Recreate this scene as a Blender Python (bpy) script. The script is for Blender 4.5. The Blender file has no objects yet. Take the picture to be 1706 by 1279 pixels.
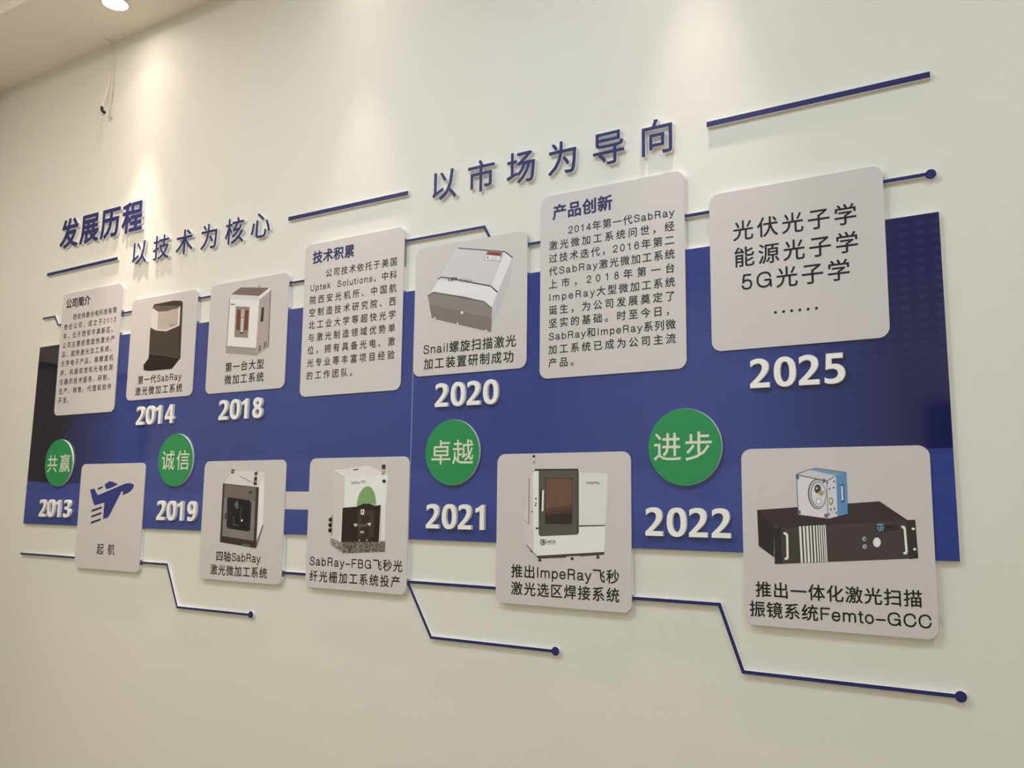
import bpy, math, random
import numpy as np
from mathutils import Matrix, Vector
from mathutils.geometry import delaunay_2d_cdt

sc = bpy.context.scene
COL = sc.collection

# ------------------------------------------------------------------ camera
EYE = 1.50                                   # camera height above the floor
DIST = 2.064                                 # camera to the wall
yaw, pitch, roll = -0.560087, 0.13272, 0.0113167
cy, sy, cp, sp = math.cos(yaw), math.sin(yaw), math.cos(pitch), math.sin(pitch)
fwd = Vector((sy * cp, cy * cp, sp))
rgt = Vector((cy, -sy, 0.0))
upv = rgt.cross(fwd)
r2 = rgt * math.cos(roll) + upv * math.sin(roll)
u2 = -rgt * math.sin(roll) + upv * math.cos(roll)
cam = bpy.data.cameras.new('camera')
cam.sensor_width = 36.0
cam.lens = 1470.65 / 1706 * 36.0
cam.clip_start = 0.01
cam_ob = bpy.data.objects.new('camera', cam)
M = Matrix((r2, u2, -fwd)).transposed().to_4x4()
M.translation = (0.0, -DIST, EYE)
cam_ob.matrix_world = M
COL.objects.link(cam_ob)
sc.camera = cam_ob

# ------------------------------------------------------------------ world, exposure
w = bpy.data.worlds.new('world')
sc.world = w
w.use_nodes = True
w.node_tree.nodes['Background'].inputs[0].default_value = (0.9, 0.95, 1.0, 1)
w.node_tree.nodes['Background'].inputs[1].default_value = 0.0
sc.view_settings.view_transform = 'Standard'
sc.view_settings.look = 'None'
sc.view_settings.gamma = 1.0
sc.view_settings.exposure = -0.44
try:
    sc.cycles.use_denoising = True
    sc.cycles.max_bounces = 8
    sc.cycles.diffuse_bounces = 5
    sc.cycles.sample_clamp_indirect = 4.0
except Exception:
    pass

# ------------------------------------------------------------------ room measures (z measured from the floor)
CEIL = EYE + 1.895       # underside of the soffit along the display wall
TOP = CEIL + 0.16        # main ceiling
XL, XR, YB = -4.19, 3.2, -5.4
LAMP_Y = -0.182
LAMP_X = (-3.013, -1.875, -0.735, 0.405, 1.545, 2.685)
COOL = (0.85, 0.97, 1.0)
# colour and strength of the six downlights
SPOT_C = ((1.3, 1.06, 0.90), (0.44, 0.37, 0.32), (0.62, 0.51, 0.44), (0.9, 0.76, 0.66), (0.9, 0.76, 0.66), (0.9, 0.76, 0.66))

# ------------------------------------------------------------------ fill lights: unseen panels added to the main ceiling, fitted to the wall's tones
FILL_PANELS = [(-1.35, -1.45), (0.75, -1.6), (-3.1, -1.5), (-3.1, -2.5), (1.0, -4.4), (-2.9, -4.2)]  # last two added to brighten the room mirrored in the blue acrylic
def area_light(name, loc, size, power, color):
    l = bpy.data.lights.new(name, 'AREA')
    l.shape = 'SQUARE'; l.size = size; l.energy = power; l.color = color
    o = bpy.data.objects.new(name, l)
    o.location = loc
    COL.objects.link(o)
    return o
FILL_LIGHTS = [area_light('fill_light', (x, y, TOP - 0.03), 0.56, 1.0 * f, c)
                for (x, y), (f, c) in zip(FILL_PANELS, ((26.0, (0.63, 0.77, 1.0)), (27.0, (0.80, 0.92, 1.0)), (25.0, (0.96, 0.77, 0.70)), (23.0, (0.90, 1.0, 0.74)), (32.0, (1.0, 0.98, 0.94)), (18.0, (1.0, 0.98, 0.95))))]

CARD_COL = (0.65, 0.615, 0.614)

# ------------------------------------------------------------------ helpers
def s2l(c):
    c = c / 255.0
    return c / 12.92 if c <= 0.04045 else ((c + 0.055) / 1.055) ** 2.4

MATS = {}
def mat(name, color, rough=0.5, spec=0.5, metallic=0.0, emit=None, strength=0.0):
    if name in MATS:
        return MATS[name]
    m = bpy.data.materials.new(name)
    m.use_nodes = True
    b = m.node_tree.nodes['Principled BSDF']
    b.inputs['Base Color'].default_value = (*color, 1)
    b.inputs['Roughness'].default_value = rough
    b.inputs['Specular IOR Level'].default_value = spec
    b.inputs['Metallic'].default_value = metallic
    if emit:
        b.inputs['Emission Color'].default_value = (*emit, 1)
        b.inputs['Emission Strength'].default_value = strength
    m.diffuse_color = (*color, 1)
    MATS[name] = m
    return m

def nodes(m):
    nt = m.node_tree
    return nt, nt.nodes, nt.links, nt.nodes['Principled BSDF']

def bump_noise(m, specs):
    """specs: (scale, detail, strength, distance, stretch) layers of plaster unevenness"""
    nt, N, L, b = nodes(m)
    geo = N.new('ShaderNodeNewGeometry')
    prev = None
    for scale, detail, strength, dist, stretch in specs:
        mp = N.new('ShaderNodeVectorMath'); mp.operation = 'MULTIPLY'
        mp.inputs[1].default_value = stretch
        L.new(geo.outputs['Position'], mp.inputs[0])
        t = N.new('ShaderNodeTexNoise'); t.inputs['Scale'].default_value = scale
        t.inputs['Detail'].default_value = detail
        L.new(mp.outputs[0], t.inputs['Vector'])
        bp = N.new('ShaderNodeBump'); bp.inputs['Strength'].default_value = strength
        bp.inputs['Distance'].default_value = dist
        L.new(t.outputs['Fac'], bp.inputs['Height'])
        if prev:
            L.new(prev.outputs[0], bp.inputs['Normal'])
        prev = bp
    L.new(prev.outputs[0], b.inputs['Normal'])

def mesh_ob(name, verts, faces, mats, idx=None, parent=None, loc=None):
    me = bpy.data.meshes.new(name)
    me.from_pydata(verts, [], faces)
    for m in (mats if isinstance(mats, (list, tuple)) else [mats]):
        me.materials.append(m)
    if idx is not None:
        me.polygons.foreach_set('material_index', idx)
    me.update()
    o = bpy.data.objects.new(name, me)
    COL.objects.link(o)
    if parent is not None:
        o.parent = parent
    if loc is not None:
        o.location = loc
    return o

def empty(name, loc):
    o = bpy.data.objects.new(name, None)
    o.empty_display_size = 0.05
    o.location = loc
    COL.objects.link(o)
    return o

def tag(o, label, cat, group=None):
    o['label'] = label
    o['category'] = cat
    if group:
        o['group'] = group
    return o

def struct(o, label=None):
    o['kind'] = 'structure'
    if label:
        o['label'] = label
    return o

def area2(p):
    return 0.5 * sum(p[i][0] * p[(i + 1) % len(p)][1] - p[(i + 1) % len(p)][0] * p[i][1] for i in range(len(p)))

def tris(loops):
    """triangles filling closed outlines, holes by even-odd nesting; indices into the joined point list"""
    pts, fcs = [], []
    for l in loops:
        fcs.append(list(range(len(pts), len(pts) + len(l))))
        pts += l
    x0, y0 = min(p[0] for p in pts), min(p[1] for p in pts)
    k = 100.0 / max(1e-9, max(p[0] for p in pts) - x0, max(p[1] for p in pts) - y0)
    res = delaunay_2d_cdt([Vector(((x - x0) * k, (y - y0) * k)) for x, y in pts], [], fcs, 2, 1e-5)
    first = [o[0] if o else None for o in res[3]]
    return [tuple(first[i] for i in f) for f in res[2] if all(first[i] is not None for i in f)]

def inside(pt, l):
    x, y = pt; c = False
    for i in range(len(l)):
        (x0, y0), (x1, y1) = l[i], l[i - 1]
        if (y0 > y) != (y1 > y) and x < (x1 - x0) * (y - y0) / (y1 - y0) + x0:
            c = not c
    return c

def prism(loops, yb, yf, front=True, back=False, dx=0.0, dz=0.0):
    """closed outlines (x, z) stood between depth yb (wall side) and yf (room side); facing -y.
    returns verts, faces, flags (0 = side, 1 = front)"""
    V, F, G = [], [], []
    n0 = 0
    flat = []
    for li, l in enumerate(loops):
        depth = sum(inside(l[0], m) for mi, m in enumerate(loops) if mi != li)
        a = area2(l)
        want = 1 if depth % 2 == 0 else -1
        if a * want < 0:
            l = l[::-1]
        flat.append(l)
    for l in flat:
        n = len(l)
        b = len(V)
        V += [(x + dx, yf, z + dz) for x, z in l]
        V += [(x + dx, yb, z + dz) for x, z in l]
        for i in range(n):
            j = (i + 1) % n
            F.append((b + i, b + n + i, b + n + j, b + j)); G.append(0)
    if front:
        idx = []
        k = 0
        for l in flat:
            idx += [k + i for i in range(len(l))]
            k += 2 * len(l)
        pts = [p for l in flat for p in l]
        for t in tris(flat):
            (x0, y0), (x1, y1), (x2, y2) = (pts[q] for q in t)
            ar = (x1 - x0) * (y2 - y0) - (x2 - x0) * (y1 - y0)
            if abs(ar) < 1e-14:
                continue
            if ar < 0:
                t = (t[0], t[2], t[1])
            F.append(tuple(idx[q] for q in t)); G.append(1)
            if back:
                F.append((idx_b(idx, flat, t[0]), idx_b(idx, flat, t[2]), idx_b(idx, flat, t[1]))); G.append(0)
    return V, F, G

def idx_b(idx, flat, q):
    k = 0
    for l in flat:
        if q < k + len(l):
            return idx[q] + len(l)
        k += len(l)

def merge(parts):
    V, F, G = [], [], []
    for v, f, g in parts:
        b = len(V)
        V += v
        F += [tuple(b + i for i in q) for q in f]
        G += g
    return V, F, G

def box(x0, x1, y0, y1, z0, z1):
    v = [(x, y, z) for z in (z0, z1) for y in (y0, y1) for x in (x0, x1)]
    f = [(0, 2, 3, 1), (4, 5, 7, 6), (0, 1, 5, 4), (2, 6, 7, 3), (0, 4, 6, 2), (1, 3, 7, 5)]
    return v, f, [0] * 6

def boxes(name, bl, m, parent=None, loc=None):
    V, F, G = merge([box(*b) for b in bl])
    return mesh_ob(name, V, F, m, None, parent, loc)

def rounded(x0, x1, z0, z1, r, corners=(1, 1, 1, 1), n=8):
    """corners: bottom-left, bottom-right, top-right, top-left"""
    P = []
    for (cx, cz, a0), on in zip(((x0 + r, z0 + r, 180), (x1 - r, z0 + r, 270), (x1 - r, z1 - r, 0), (x0 + r, z1 - r, 90)), corners):
        if on:
            P += [(cx + r * math.cos(math.radians(a0 + 90 * i / n)), cz + r * math.sin(math.radians(a0 + 90 * i / n))) for i in range(n + 1)]
        else:
            P.append((x0 if a0 in (180, 90) else x1, z0 if a0 in (180, 270) else z1))
    return P

def circle(cx, cz, r, n=64):
    return [(cx + r * math.cos(2 * math.pi * i / n), cz + r * math.sin(2 * math.pi * i / n)) for i in range(n)]

def lathe(profile, n=40):
    """profile of (radius, z) turned about z"""
    V, F = [], []
    for i in range(n):
        a = 2 * math.pi * i / n
        V += [(r * math.cos(a), r * math.sin(a), z) for r, z in profile]
    k = len(profile)
    for i in range(n):
        j = (i + 1) % n
        for q in range(k - 1):
            F.append((i * k + q, j * k + q, j * k + q + 1, i * k + q + 1))
    return V, F

def tube(path, r, n=10):
    P = [Vector(p) for p in path]
    V, F = [], []
    for i, p in enumerate(P):
        t = (P[min(i + 1, len(P) - 1)] - P[max(i - 1, 0)]).normalized()
        a = t.cross(Vector((0.3, 1, 0.2))).normalized()
        b = t.cross(a)
        for k in range(n):
            q = 2 * math.pi * k / n
            V.append(tuple(p + a * (r * math.cos(q)) + b * (r * math.sin(q))))
    for i in range(len(P) - 1):
        for k in range(n):
            k2 = (k + 1) % n
            F.append((i * n + k, i * n + k2, (i + 1) * n + k2, (i + 1) * n + k))
    F.append(tuple(range(n)))
    F.append(tuple((len(P) - 1) * n + k for k in range(n))[::-1])
    return V, F

def catmull(pts, m=8):
    out = []
    P = [pts[0]] + list(pts) + [pts[-1]]
    for i in range(1, len(P) - 2):
        for k in range(m):
            t = k / m
            out.append(tuple(0.5 * (2 * b + (c - a) * t + (2 * a - 5 * b + 4 * c - d) * t * t + (3 * b - a - 3 * c + d) * t ** 3)
                             for a, b, c, d in zip(P[i - 1], P[i], P[i + 1], P[i + 2])))
    out.append(tuple(pts[-1]))
    return out

# ------------------------------------------------------------------ lettering
def simplify(pts, eps):
    if len(pts) < 3:
        return pts
    keep = [0, len(pts) - 1]
    st = [(0, len(pts) - 1)]
    A = np.array(pts)
    while st:
        a, b = st.pop()
        if b - a < 2:
            continue
        d = A[b] - A[a]
        L = math.hypot(*d) or 1e-9
        q = A[a + 1:b] - A[a]
        dist = np.abs(q[:, 0] * d[1] - q[:, 1] * d[0]) / L
        i = int(dist.argmax())
        if dist[i] > eps:
            keep.append(a + 1 + i)
            st += [(a, a + 1 + i), (a + 1 + i, b)]
    keep.sort()
    return [pts[i] for i in keep]

def outline(field, x0, y0, h, eps):
    """closed contours of field == 0 (negative inside) on a regular grid"""
    ny, nx = field.shape
    ins = field < 0
    E = {}
    def ex(i, j):   # crossing on the edge (i,j)-(i,j+1)
        a, b = field[i, j], field[i, j + 1]
        return (x0 + h * (j + a / (a - b)), y0 + h * i)
    def ey(i, j):
        a, b = field[i, j], field[i + 1, j]
        return (x0 + h * j, y0 + h * (i + a / (a - b)))
    q = ins[:-1, :-1] * 1 + ins[:-1, 1:] * 2 + ins[1:, 1:] * 4 + ins[1:, :-1] * 8
    seg = {}
    for i, j in zip(*np.nonzero((q != 0) & (q != 15))):
        c = q[i, j]
        B, R, T, Lf = ('x', i, j), ('y', i, j + 1), ('x', i + 1, j), ('y', i, j)
        tab = {1: [(Lf, B)], 2: [(B, R)], 3: [(Lf, R)], 4: [(R, T)], 5: [(Lf, B), (R, T)], 6: [(B, T)], 7: [(Lf, T)],
               8: [(T, Lf)], 9: [(T, B)], 10: [(B, R), (T, Lf)], 11: [(T, R)], 12: [(R, Lf)], 13: [(R, B)], 14: [(B, Lf)]}[int(c)]
        for a, b in tab:
            seg[a] = b
    loops = []
    while seg:
        s, n = seg.popitem()
        l = [s]
        while n != s and n in seg:
            l.append(n)
            n = seg.pop(n)
        pts = [ex(k[1], k[2]) if k[0] == 'x' else ey(k[1], k[2]) for k in l]
        if len(pts) < 4:
            continue
        far = max(range(len(pts)), key=lambda t: (pts[t][0] - pts[0][0]) ** 2 + (pts[t][1] - pts[0][1]) ** 2)
        pts = simplify(pts[:far + 1], eps)[:-1] + simplify(pts[far:] + pts[:1], eps)[:-1]
        if len(pts) >= 3 and abs(area2(pts)) > 2e-5:
            loops.append(pts)
    return loops

def seg_dist(A, B, X, Y):
    d = np.full(X.shape, 1e9, np.float32)
    for k in range(0, len(A), 64):
        a, b = A[k:k + 64], B[k:k + 64]
        ab = b - a
        L2 = np.maximum((ab ** 2).sum(1), 1e-12)
        px = X[..., None] - a[:, 0]
        py = Y[..., None] - a[:, 1]
        t = np.clip((px * ab[:, 0] + py * ab[:, 1]) / L2, 0, 1)
        d = np.minimum(d, ((px - t * ab[:, 0]) ** 2 + (py - t * ab[:, 1]) ** 2).min(-1))
    return np.sqrt(d)

_fc = bpy.data.curves.new('lettering', 'FONT')
_fc.resolution_u = 3
_fo = bpy.data.objects.new('lettering', _fc)
COL.objects.link(_fo)
_han = {}
def han_loops(ch):
    if ch in _han:
        return _han[ch]
    _fc.body = ch
    _fo.update_tag()
    dg = bpy.context.evaluated_depsgraph_get()
    dg.update()
    me = bpy.data.meshes.new_from_object(_fo.evaluated_get(dg))
    cnt = {}
    for p in me.polygons:
        for k in p.edge_keys:
            cnt[k] = cnt.get(k, 0) + 1
    co = np.array([v.co[:2] for v in me.vertices], np.float32)
    e = np.array([k for k, n in cnt.items() if n == 1])
    bpy.data.meshes.remove(me)
    _han[ch] = (co[e[:, 0]], co[e[:, 1]])
    return _han[ch]

CAP = 0.735
def ell(cx, cy, rx, ry, n=28):
    return [(cx + rx * math.cos(2 * math.pi * i / n), cy + ry * math.sin(2 * math.pi * i / n)) for i in range(n + 1)]
SIX = [(.62, .72), (.55, .88), (.40, .945), (.21, .86), (.13, .66), (.12, .4), (.17, .16), (.32, .06), (.46, .06), (.60, .14), (.66, .32), (.6, .5), (.45, .6), (.3, .58), (.17, .46), (.12, .36)]
# plain sans letters and figures as pen strokes: advance, straight strokes, curved strokes, closed ovals (capital height = 1)
LATIN = {
 'S': (.93, [], [[(.05 + 1.07 * x, y) for x, y in ((.68, .70), (.64, .85), (.40, .945), (.17, .87), (.12, .72), (.24, .58), (.42, .52), (.62, .45), (.72, .29), (.64, .13), (.41, .055), (.16, .12), (.08, .31))]], []),
 'a': (.774, [], [[(.11, .53), (.17, .64), (.34, .675), (.52, .63), (.57, .51), (.57, .16), (.60, .075), (.68, .065)], [(.57, .42), (.46, .385), (.24, .355), (.11, .28), (.09, .18), (.16, .075), (.31, .055), (.48, .12), (.57, .27)]], []),
 'b': (.774, [(.13, .06, .13, .94)], [], [(.40, .365, .26, .31)]),
 'p': (.774, [(.13, -.22, .13, .67)], [], [(.40, .365, .26, .31)]),
 'R': (1.0, [(.17, .06, .17, .94)], [[(.17, .94), (.4, .94), (.58, .935), (.76, .88), (.82, .72), (.76, .56), (.58, .505), (.4, .5), (.17, .50)], [(.58, .50), (.73, .43), (.77, .28), (.78, .13), (.83, .06)]], []),
 'B': (.93, [(.16, .06, .16, .94)], [[(.16, .94), (.35, .94), (.52, .935), (.70, .89), (.75, .73), (.70, .58), (.52, .535), (.35, .53), (.16, .53)], [(.35, .53), (.54, .525), (.74, .47), (.80, .29), (.74, .11), (.54, .065), (.35, .06), (.16, .06)]], []),
 'y': (.70, [(.07, .67, .35, .08)], [[(.63, .67), (.48, .34), (.34, .02), (.25, -.17), (.10, -.21)]], []),
 'I': (.387, [(.19, .06, .19, .94)], [], []),
 'm': (1.16, [(.13, .06, .13, .67)], [[(.13, .42), (.18, .59), (.34, .675), (.50, .63), (.56, .48), (.56, .3), (.56, .06)], [(.56, .44), (.62, .6), (.77, .675), (.93, .63), (.99, .48), (.99, .3), (.99, .06)]], []),
 'n': (.774, [(.13, .06, .13, .67)], [[(.13, .42), (.20, .59), (.39, .675), (.57, .63), (.63, .47), (.63, .3), (.63, .06)]], []),
 'u': (.774, [(.63, .06, .63, .67)], [[(.13, .67), (.13, .45), (.13, .26), (.19, .11), (.36, .055), (.55, .14), (.63, .31)]], []),
 'e': (.774, [(.12, .375, .65, .375)], [[(.65, .375), (.62, .55), (.52, .65), (.385, .675), (.24, .64), (.14, .52), (.11, .36), (.14, .2), (.24, .09), (.39, .055), (.54, .1), (.645, .21)]], []),
 'F': (.85, [(.16, .06, .16, .94), (.16, .94, .78, .94), (.16, .51, .69, .51)], [], []),
 't': (.387, [(.05, .67, .33, .67)], [[(.18, .86), (.18, .5), (.18, .17), (.22, .08), (.34, .06)]], []),
 'o': (.774, [], [], [(.387, .365, .27, .31)]),
 'G': (1.08, [(.91, .47, .58, .47), (.92, .46, .94, .06)], [[(.90, .68), (.84, .84), (.70, .925), (.55, .945), (.32, .89), (.16, .72), (.12, .5), (.16, .27), (.32, .1), (.55, .055), (.74, .11), (.88, .26), (.91, .46)]], []),
 'C': (1.0, [], [[(.87, .66), (.82, .82), (.70, .92), (.53, .945), (.30, .88), (.16, .71), (.12, .5), (.16, .27), (.30, .11), (.53, .055), (.72, .1), (.84, .23), (.89, .37)]], []),
 'U': (1.0, [(.17, .94, .17, .4), (.83, .4, .83, .94)], [[(.17, .4), (.22, .17), (.35, .07), (.5, .055), (.66, .07), (.79, .17), (.83, .4)]], []),
 'k': (.70, [(.13, .06, .13, .94), (.56, .67, .13, .25), (.30, .42, .60, .06)], [], []),
 's': (.70, [], [[(.57, .50), (.52, .62), (.35, .675), (.18, .63), (.13, .52), (.2, .42), (.36, .37), (.53, .3), (.58, .19), (.50, .09), (.34, .055), (.16, .11), (.11, .23)]], []),
 'l': (.31, [(.155, .06, .155, .94)], [], []),
 'i': (.31, [(.155, .06, .155, .67), (.155, .92, .155, .94)], [], []),
 '–': (.774, [(.08, .37, .69, .37)], [], []),
 '0': (.774, [], [], [(.387, .5, .27, .44)]),
 '1': (.774, [(.43, .06, .43, .93)], [[(.43, .93), (.36, .80), (.16, .76)]], []),
 '2': (.774, [(.10, .06, .66, .06)], [[(.11, .66), (.15, .84), (.36, .945), (.58, .88), (.64, .70), (.57, .53), (.36, .35), (.16, .2), (.10, .06)]], []),
 '3': (.774, [], [[(.12, .69), (.18, .86), (.38, .945), (.57, .88), (.62, .72), (.54, .57), (.34, .525)], [(.34, .525), (.56, .47), (.65, .3), (.57, .12), (.37, .055), (.17, .12), (.10, .3)]], []),
 '4': (.774, [(.51, .06, .51, .92), (.51, .92, .09, .28), (.09, .28, .69, .28)], [], []),
 '5': (.774, [(.61, .93, .20, .93), (.20, .93, .14, .47)], [[(.14, .47), (.25, .57), (.40, .6), (.58, .53), (.65, .34), (.58, .13), (.38, .055), (.18, .11), (.10, .25)]], []),
 '6': (.774, [], [SIX], []),
 '8': (.774, [], [], [(.387, .73, .2, .21), (.387, .29, .265, .235)]),
 '9': (.774, [], [[(.774 - x, 1 - y) for x, y in SIX]], []),
}
_gl = {}
def glyph(ch, weight):
    """outline loops and advance of one character, in ems"""
    k = (ch, weight)
    if k in _gl:
        return _gl[k]
    h = 0.0095
    if ch in LATIN:
        adv, st, cu, ov = LATIN[ch]
        A, B = [], []
        for x0, y0, x1, y1 in st:
            A.append((x0, y0)); B.append((x1, y1))
        for c in [catmull(c, 5) for c in cu] + [ell(*o) for o in ov]:
            A += c[:-1]; B += c[1:]
        A = np.array(A, np.float32) * CAP
        B = np.array(B, np.float32) * CAP
        x0, x1, y0, y1 = -0.08, adv * CAP + 0.1, -0.27, 0.82
        X, Y = np.meshgrid(np.arange(x0, x1, h, dtype=np.float32), np.arange(y0, y1, h, dtype=np.float32))
        f = seg_dist(A, B, X, Y) - (0.036 + weight)
        adv *= CAP
    else:
        A, B = han_loops(ch)
        x0, x1, y0, y1 = -0.06, 1.06, -0.18, 0.94
        X, Y = np.meshgrid(np.arange(x0, x1, h, dtype=np.float32), np.arange(y0, y1, h, dtype=np.float32))
        d = seg_dist(A, B, X, Y)
        ins = np.zeros(X.shape, bool)
        for (ax, ay), (bx, by) in zip(A, B):
            if ay != by:
                ins ^= ((ay > Y) != (by > Y)) & (X < (bx - ax) * (Y - ay) / (by - ay) + ax)
        f = np.where(ins, -d, d) - weight
        adv = 1.0
    f = np.where(np.abs(f) < 1e-7, 1e-7, f)
    _gl[k] = (outline(f, x0, y0, h, 0.0022), adv)
    return _gl[k]

def line(text, x0, x1, z, em, weight, lat=1.0):
    """characters set from x0 to x1 on ink-bottom z: list of (loops) in (x, z)"""
    items = []
    for ch in text:
        if ch == '　':
            items.append(([], em))
        elif ch == ' ':
            items.append(([], em * 0.3))
        else:
            l, a = glyph(ch, weight)
            s = em * (lat if ch in LATIN else 1.0)
            items.append(([[(x * s, y * s) for x, y in p] for p in l], a * s))
    tot = sum(a for _, a in items)
    gap = (x1 - x0 - tot) / max(1, len(items) - 1)
    out = []
    x = x0
    base = z + 0.072 * em
    for l, a in items:
        if l:
            out.append([[(px + x, py + base) for px, py in p] for p in l])
        x += a + gap
    return out

def flat_text(name, glyphs, y, m, parent):
    V, F = [], []
    for loops in glyphs:
        b = len(V)
        pts = [p for l in loops for p in l]
        V += [(x, y, z) for x, z in pts]
        for t in tris(loops):
            (ax, ay), (bx, by), (cx, cy_) = (pts[q] for q in t)
            ar = (bx - ax) * (cy_ - ay) - (cx - ax) * (by - ay)
            if abs(ar) < 1e-14:
                continue
            if ar < 0:
                t = (t[0], t[2], t[1])
            F.append(tuple(b + q for q in t))
    return mesh_ob(name, V, F, m, None, parent)

# ------------------------------------------------------------------ materials
M_WALL = mat('wall_paint', (0.78, 0.775, 0.715), 0.55, 0.25)
bump_noise(M_WALL, [(1.6, 2.0, 0.35, 0.010, (1, 1, 1)), (6.0, 3.0, 0.32, 0.004, (1, 1, 1.8)), (45.0, 2.0, 0.10, 0.0006, (1, 1, 1))])
M_CEIL = mat('ceiling_paint', (0.90, 0.855, 0.79), 0.7, 0.2)
bump_noise(M_CEIL, [(3.0, 2.0, 0.2, 0.004, (1, 1, 1))])
M_SIDEWALL = mat('side_wall_paint', (0.62, 0.55, 0.46), 0.7, 0.2)
M_REAR = mat('rear_wall_paint', (0.84, 0.83, 0.81), 0.7, 0.2)
M_FLOOR = mat('floor_boards', (0.34, 0.27, 0.18), 0.4, 0.4)
M_DARKDOOR = mat('door_wood', (0.34, 0.28, 0.24), 0.5, 0.3)
M_GLASS = mat('dark_window_glass', (0.02, 0.022, 0.035), 0.08, 0.5)
M_METAL = mat('brushed_metal', (0.6, 0.6, 0.6), 0.3, 0.5, 1.0)
M_CARD = mat('satin_white_board', CARD_COL, 0.42, 0.35)
M_PVC = mat('white_foam_board', (0.90, 0.885, 0.90), 0.5, 0.3)
M_DIGIT = mat('white_acrylic', (0.92, 0.91, 0.87), 0.35, 0.4)
M_NAVY = mat('navy_acrylic', (0.026, 0.030, 0.140), 0.42, 0.22)
M_GREEN = mat('green_acrylic', (0.022, 0.285, 0.092), 0.22, 0.45)
M_BADGE_TXT = mat('cream_print', (0.74, 0.75, 0.62), 0.4, 0.3)
M_INK = mat('black_print', (0.016, 0.013, 0.013), 0.45, 0.3)
M_HEAD = mat('navy_print', (0.022, 0.026, 0.115), 0.4, 0.35)
M_LENS = mat('lamp_lens', (0.9, 0.9, 0.9), 0.4, 0.3, 0.0, (1.0, 0.93, 0.82), 30.0)
M_TRIM = mat('lamp_trim_white', (0.78, 0.74, 0.68), 0.4, 0.4)
M_DIFF = mat('fill_panel_diffuser', (0.9, 0.9, 0.9), 0.5, 0.3, 0.0, COOL, 4.0)  # glowing sheet of the added ceiling panels
M_WIRE = mat('white_cable', (0.72, 0.68, 0.60), 0.45, 0.4)
M_BLACK = mat('black_plastic', (0.015, 0.014, 0.013), 0.4, 0.4)

# blue printed acrylic with overlapping lighter waves
M_BLUE = mat('blue_printed_acrylic', (0.03, 0.04, 0.19), 0.06, 0.5)
def build_blue():
    nt, N, L, b = nodes(M_BLUE)
    geo = N.new('ShaderNodeNewGeometry')
    sep = N.new('ShaderNodeSeparateXYZ'); L.new(geo.outputs['Position'], sep.inputs[0])
    def m(op, a, c=None, clamp=False):
        n = N.new('ShaderNodeMath'); n.operation = op; n.use_clamp = clamp
        for i, q in enumerate((a, c)):
            if q is None:
                continue
            if isinstance(q, (int, float)):
                n.inputs[i].default_value = q
            else:
                L.new(q, n.inputs[i])
        return n.outputs[0]
    x, z = sep.outputs['X'], sep.outputs['Z']
    col = None
    base = N.new('ShaderNodeRGB'); base.outputs[0].default_value = (0.038, 0.062, 0.262, 1)
    col = base.outputs[0]
    for amp, k, ph, amp2, k2, ph2, off, fade, gain in ((.035, 2.3, 1.0, .012, 6.1, .4, EYE + .105, .16, .55), (.03, 1.7, 3.4, .015, 4.3, 2.0, EYE + .05, .14, .5),
                                                  (.028, 3.1, 5.0, .01, 5.2, 1.0, EYE + .0, .12, .45), (.04, 2.0, 2.2, .012, 5.0, 3.0, EYE + .40, .20, .18)):
        s1 = m('MULTIPLY', m('SINE', m('ADD', m('MULTIPLY', x, k), ph)), amp)
        s2 = m('MULTIPLY', m('SINE', m('ADD', m('MULTIPLY', x, k2), ph2)), amp2)
        d = m('SUBTRACT', m('ADD', m('ADD', s1, s2), off), z)         # > 0 below the wave line
        on = m('MULTIPLY', d, 260.0, True)
        f = m('MULTIPLY', on, m('SUBTRACT', 1.0, m('DIVIDE', d, fade), True))
        mx = N.new('ShaderNodeMix'); mx.data_type = 'RGBA'
        L.new(m('MULTIPLY', f, gain), mx.inputs['Factor'])
        L.new(col, mx.inputs['A'])
        mx.inputs['B'].default_value = (0.055, 0.082, 0.33, 1)
        col = mx.outputs['Result']
    # rows of faint dashes printed in the upper part
    dx_ = m('MULTIPLY', m('ADD', m('COSINE', m('MULTIPLY', x, 182.0)), 0.8), 0.55, True)
    dz_ = m('MULTIPLY', m('ADD', m('COSINE', m('MULTIPLY', z, 306.0)), 0.6), 0.6, True)
    reg = m('MULTIPLY', m('MULTIPLY', m('ADD', x, 0.9), 4.0, True), m('MULTIPLY', m('SUBTRACT', z, EYE + 0.24), 6.0, True))
    dots = m('MULTIPLY', m('MULTIPLY', dx_, dz_), m('MULTIPLY', reg, 0.2))
    # the print deepens to near-black navy at both ends above a wave
    w1 = m('ADD', m('MULTIPLY', m('SINE', m('ADD', m('MULTIPLY', x, 3.0), 2.2)), .035), EYE + .085)
    above = m('MULTIPLY', m('SUBTRACT', z, w1), 260.0, True)
    for xa, wid, sg, dk in ((-3.02, .45, -1, (.015, .013, .026, 1)), (-.62, .34, 1, (.016, .018, .098, 1))):
        e = m('MULTIPLY', m('MULTIPLY', m('SUBTRACT', x, xa), sg / wid, True), above)
        mx = N.new('ShaderNodeMix'); mx.data_type = 'RGBA'
        L.new(e, mx.inputs['Factor']); L.new(col, mx.inputs['A']); mx.inputs['B'].default_value = dk
        col = mx.outputs['Result']
    mx = N.new('ShaderNodeMix'); mx.data_type = 'RGBA'
    L.new(dots, mx.inputs['Factor']); L.new(col, mx.inputs['A']); mx.inputs['B'].default_value = (0.085, 0.10, 0.26, 1)
    col = mx.outputs['Result']
    L.new(col, b.inputs['Base Color'])
build_blue()

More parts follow.
